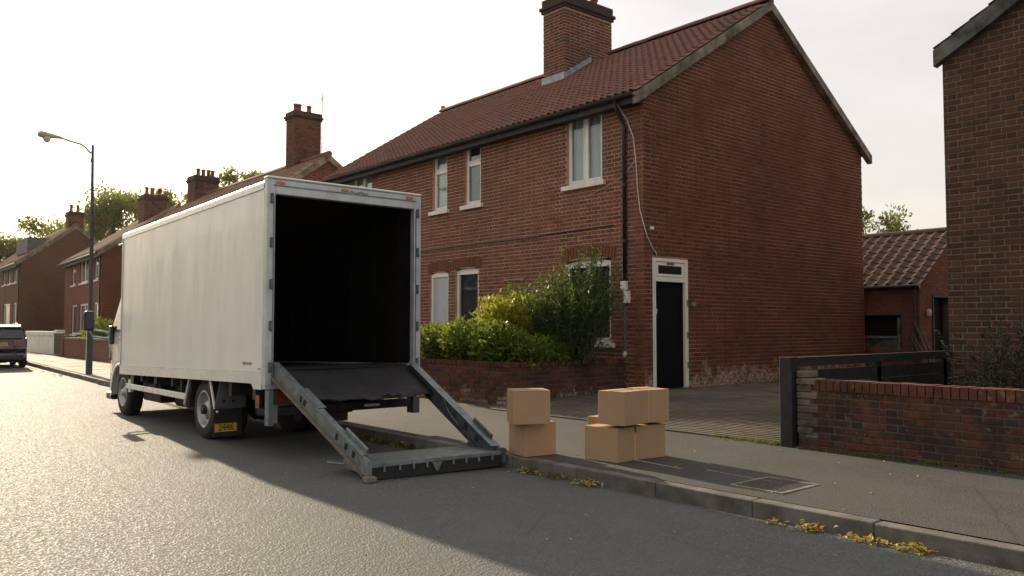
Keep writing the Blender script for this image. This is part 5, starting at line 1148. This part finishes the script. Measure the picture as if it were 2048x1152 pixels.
# weeds along wall feet and in the gutter, leaves blown against the kerb
wm = MB(); r2 = random.Random(21)
def tuft(x, y, z, n, h, sp):
    for _ in range(n):
        p = V((x + r2.uniform(-sp, sp), y + r2.uniform(-sp, sp), z)); leaf(wm, p, V((r2.uniform(-.7, .7), r2.uniform(-.7, .7), 1)), rvec(r2), h * r2.uniform(.5, 1.2), .007 + h * .05, r2.random())
for k in range(150):
    y = 4.66 - abs(r2.gauss(0, 1.4)); tuft(7.83 - abs(r2.gauss(0, .03)), y, gz(7.8), 7, .035, .035)
for k in range(60): tuft(7.88 + r2.gauss(0, .05), 4.85 + abs(r2.gauss(0, .35)), gz(7.85), 10, .04, .04)
for k in range(50): tuft(11.4 + r2.random() * 5, 9.30 - abs(r2.gauss(0, .12)), gz(11), 6, .05, .06)
for k in range(30): tuft(8.28 - abs(r2.gauss(0, .02)), 9.9 + r2.random() * 3, gz(8.2), 4, .04, .03)
for (x, y) in ((5.24, 9.0), (5.22, 8.6), (5.25, 8.3), (5.27, 8.05), (5.27, 5.95), (5.24, 5.6)): tuft(x, y, 0, 26, .09, .05)
for k in range(40): tuft(KX + bend(22 + k * .3) - .05, 21.5 + r2.random() * 14, 0, 6, .07, .06)
wo_ = wm.build('weeds', 'grass'); tag(wo_, 'thin green weeds and moss along the wall feet and gutter', 'weeds', kind='stuff')
fm = MB()
for (y, n, sp) in ((5.98, 40, .09), (5.55, 8, .03), (5.18, 60, .07), (3.3, 18, .025), (3.06, 60, .05), (2.62, 55, .10), (2.34, 50, .05), (8.9, 30, .2), (8.2, 20, .12), (7.3, 10, .2)):
    for _ in range(n):
        p = V((5.30 - abs(r2.gauss(0, .045)), y + r2.gauss(0, sp), .004 + abs(r2.gauss(0, .018)))); leaf(fm, p, V((r2.uniform(-1, 1), r2.uniform(-1, 1), r2.uniform(-.1, .5))), V((r2.uniform(-.4, .4), r2.uniform(-.4, .4), 1)), r2.uniform(.03, .06), r2.uniform(.02, .035), r2.random())
for _ in range(70):
    leaf(fm, V((r2.uniform(2, 8.2), r2.uniform(1.5, 12), .0)) if False else V((lambda x: (x, r2.uniform(2, 11), (gz(x) if x > 5.46 else .0) + .004))(r2.choice([r2.uniform(3.2, 5.2), r2.uniform(5.5, 7.8)]))), V((r2.uniform(-1, 1), r2.uniform(-1, 1), .05)), V((0, 0, 1)), .035, .022, r2.random())
tag(fm.build('fallen_leaves', 'leaf_fallen'), 'yellow fallen leaves lying in the gutter against the kerb', 'leaves', kind='stuff')

# ================================================================== manhole cover
mh = thing('manhole_cover', (5.94, 3.76, .13), 'square iron inspection cover with pale rim set in the pavement', 'manhole cover')
zz = gz(5.94); a, b, c, d = 5.66, 6.22, 3.50, 3.98; e = .035
MB().box(a, b, c, c + e, zz - .02, zz + .007).box(a, b, d - e, d, zz - .02, zz + .007).box(a, a + e, c + e, d - e, zz - .02, zz + .0065).box(b - e, b, c + e, d - e, zz - .02, zz + .0065).build('rim', 'iron_rim', mh)
MB().box(a + e + .004, b - e - .004, c + e + .004, d - e - .004, zz - .02, zz + .002).build('plate', 'cast_iron', mh)
st = MB()
for i in range(15):
    for j in range(13):
        x, y = a + .06 + i * .031, c + .055 + j * .031; s = 1 if (i + j) % 2 else -1; o_ = V((x, y, zz + .002)); u = V((.7, .7 * s, 0)); st.fbox((o_, u, V((-.7 * s, .7, 0)), V((0, 0, 1))), -.010, .010, -.003, .003, 0, .002)
st.build('tread_pattern', 'cast_iron', mh, kind='stuff')

# ================================================================== thin sun haze in the air
hz = NT('haze'); vol = hz.n('VolumePrincipled', {'Color': (1.0, .95, .86, 1), 'Density': .00008, 'Anisotropy': .8}); hz.t.links.new(vol.outputs[0], hz.out.inputs['Volume'])
ho = MB().box(-152, 152, -62, 192, -1.2, 16).build('haze', hz.m); tag(ho, 'pale low sun haze filling the street', 'haze', kind='stuff')
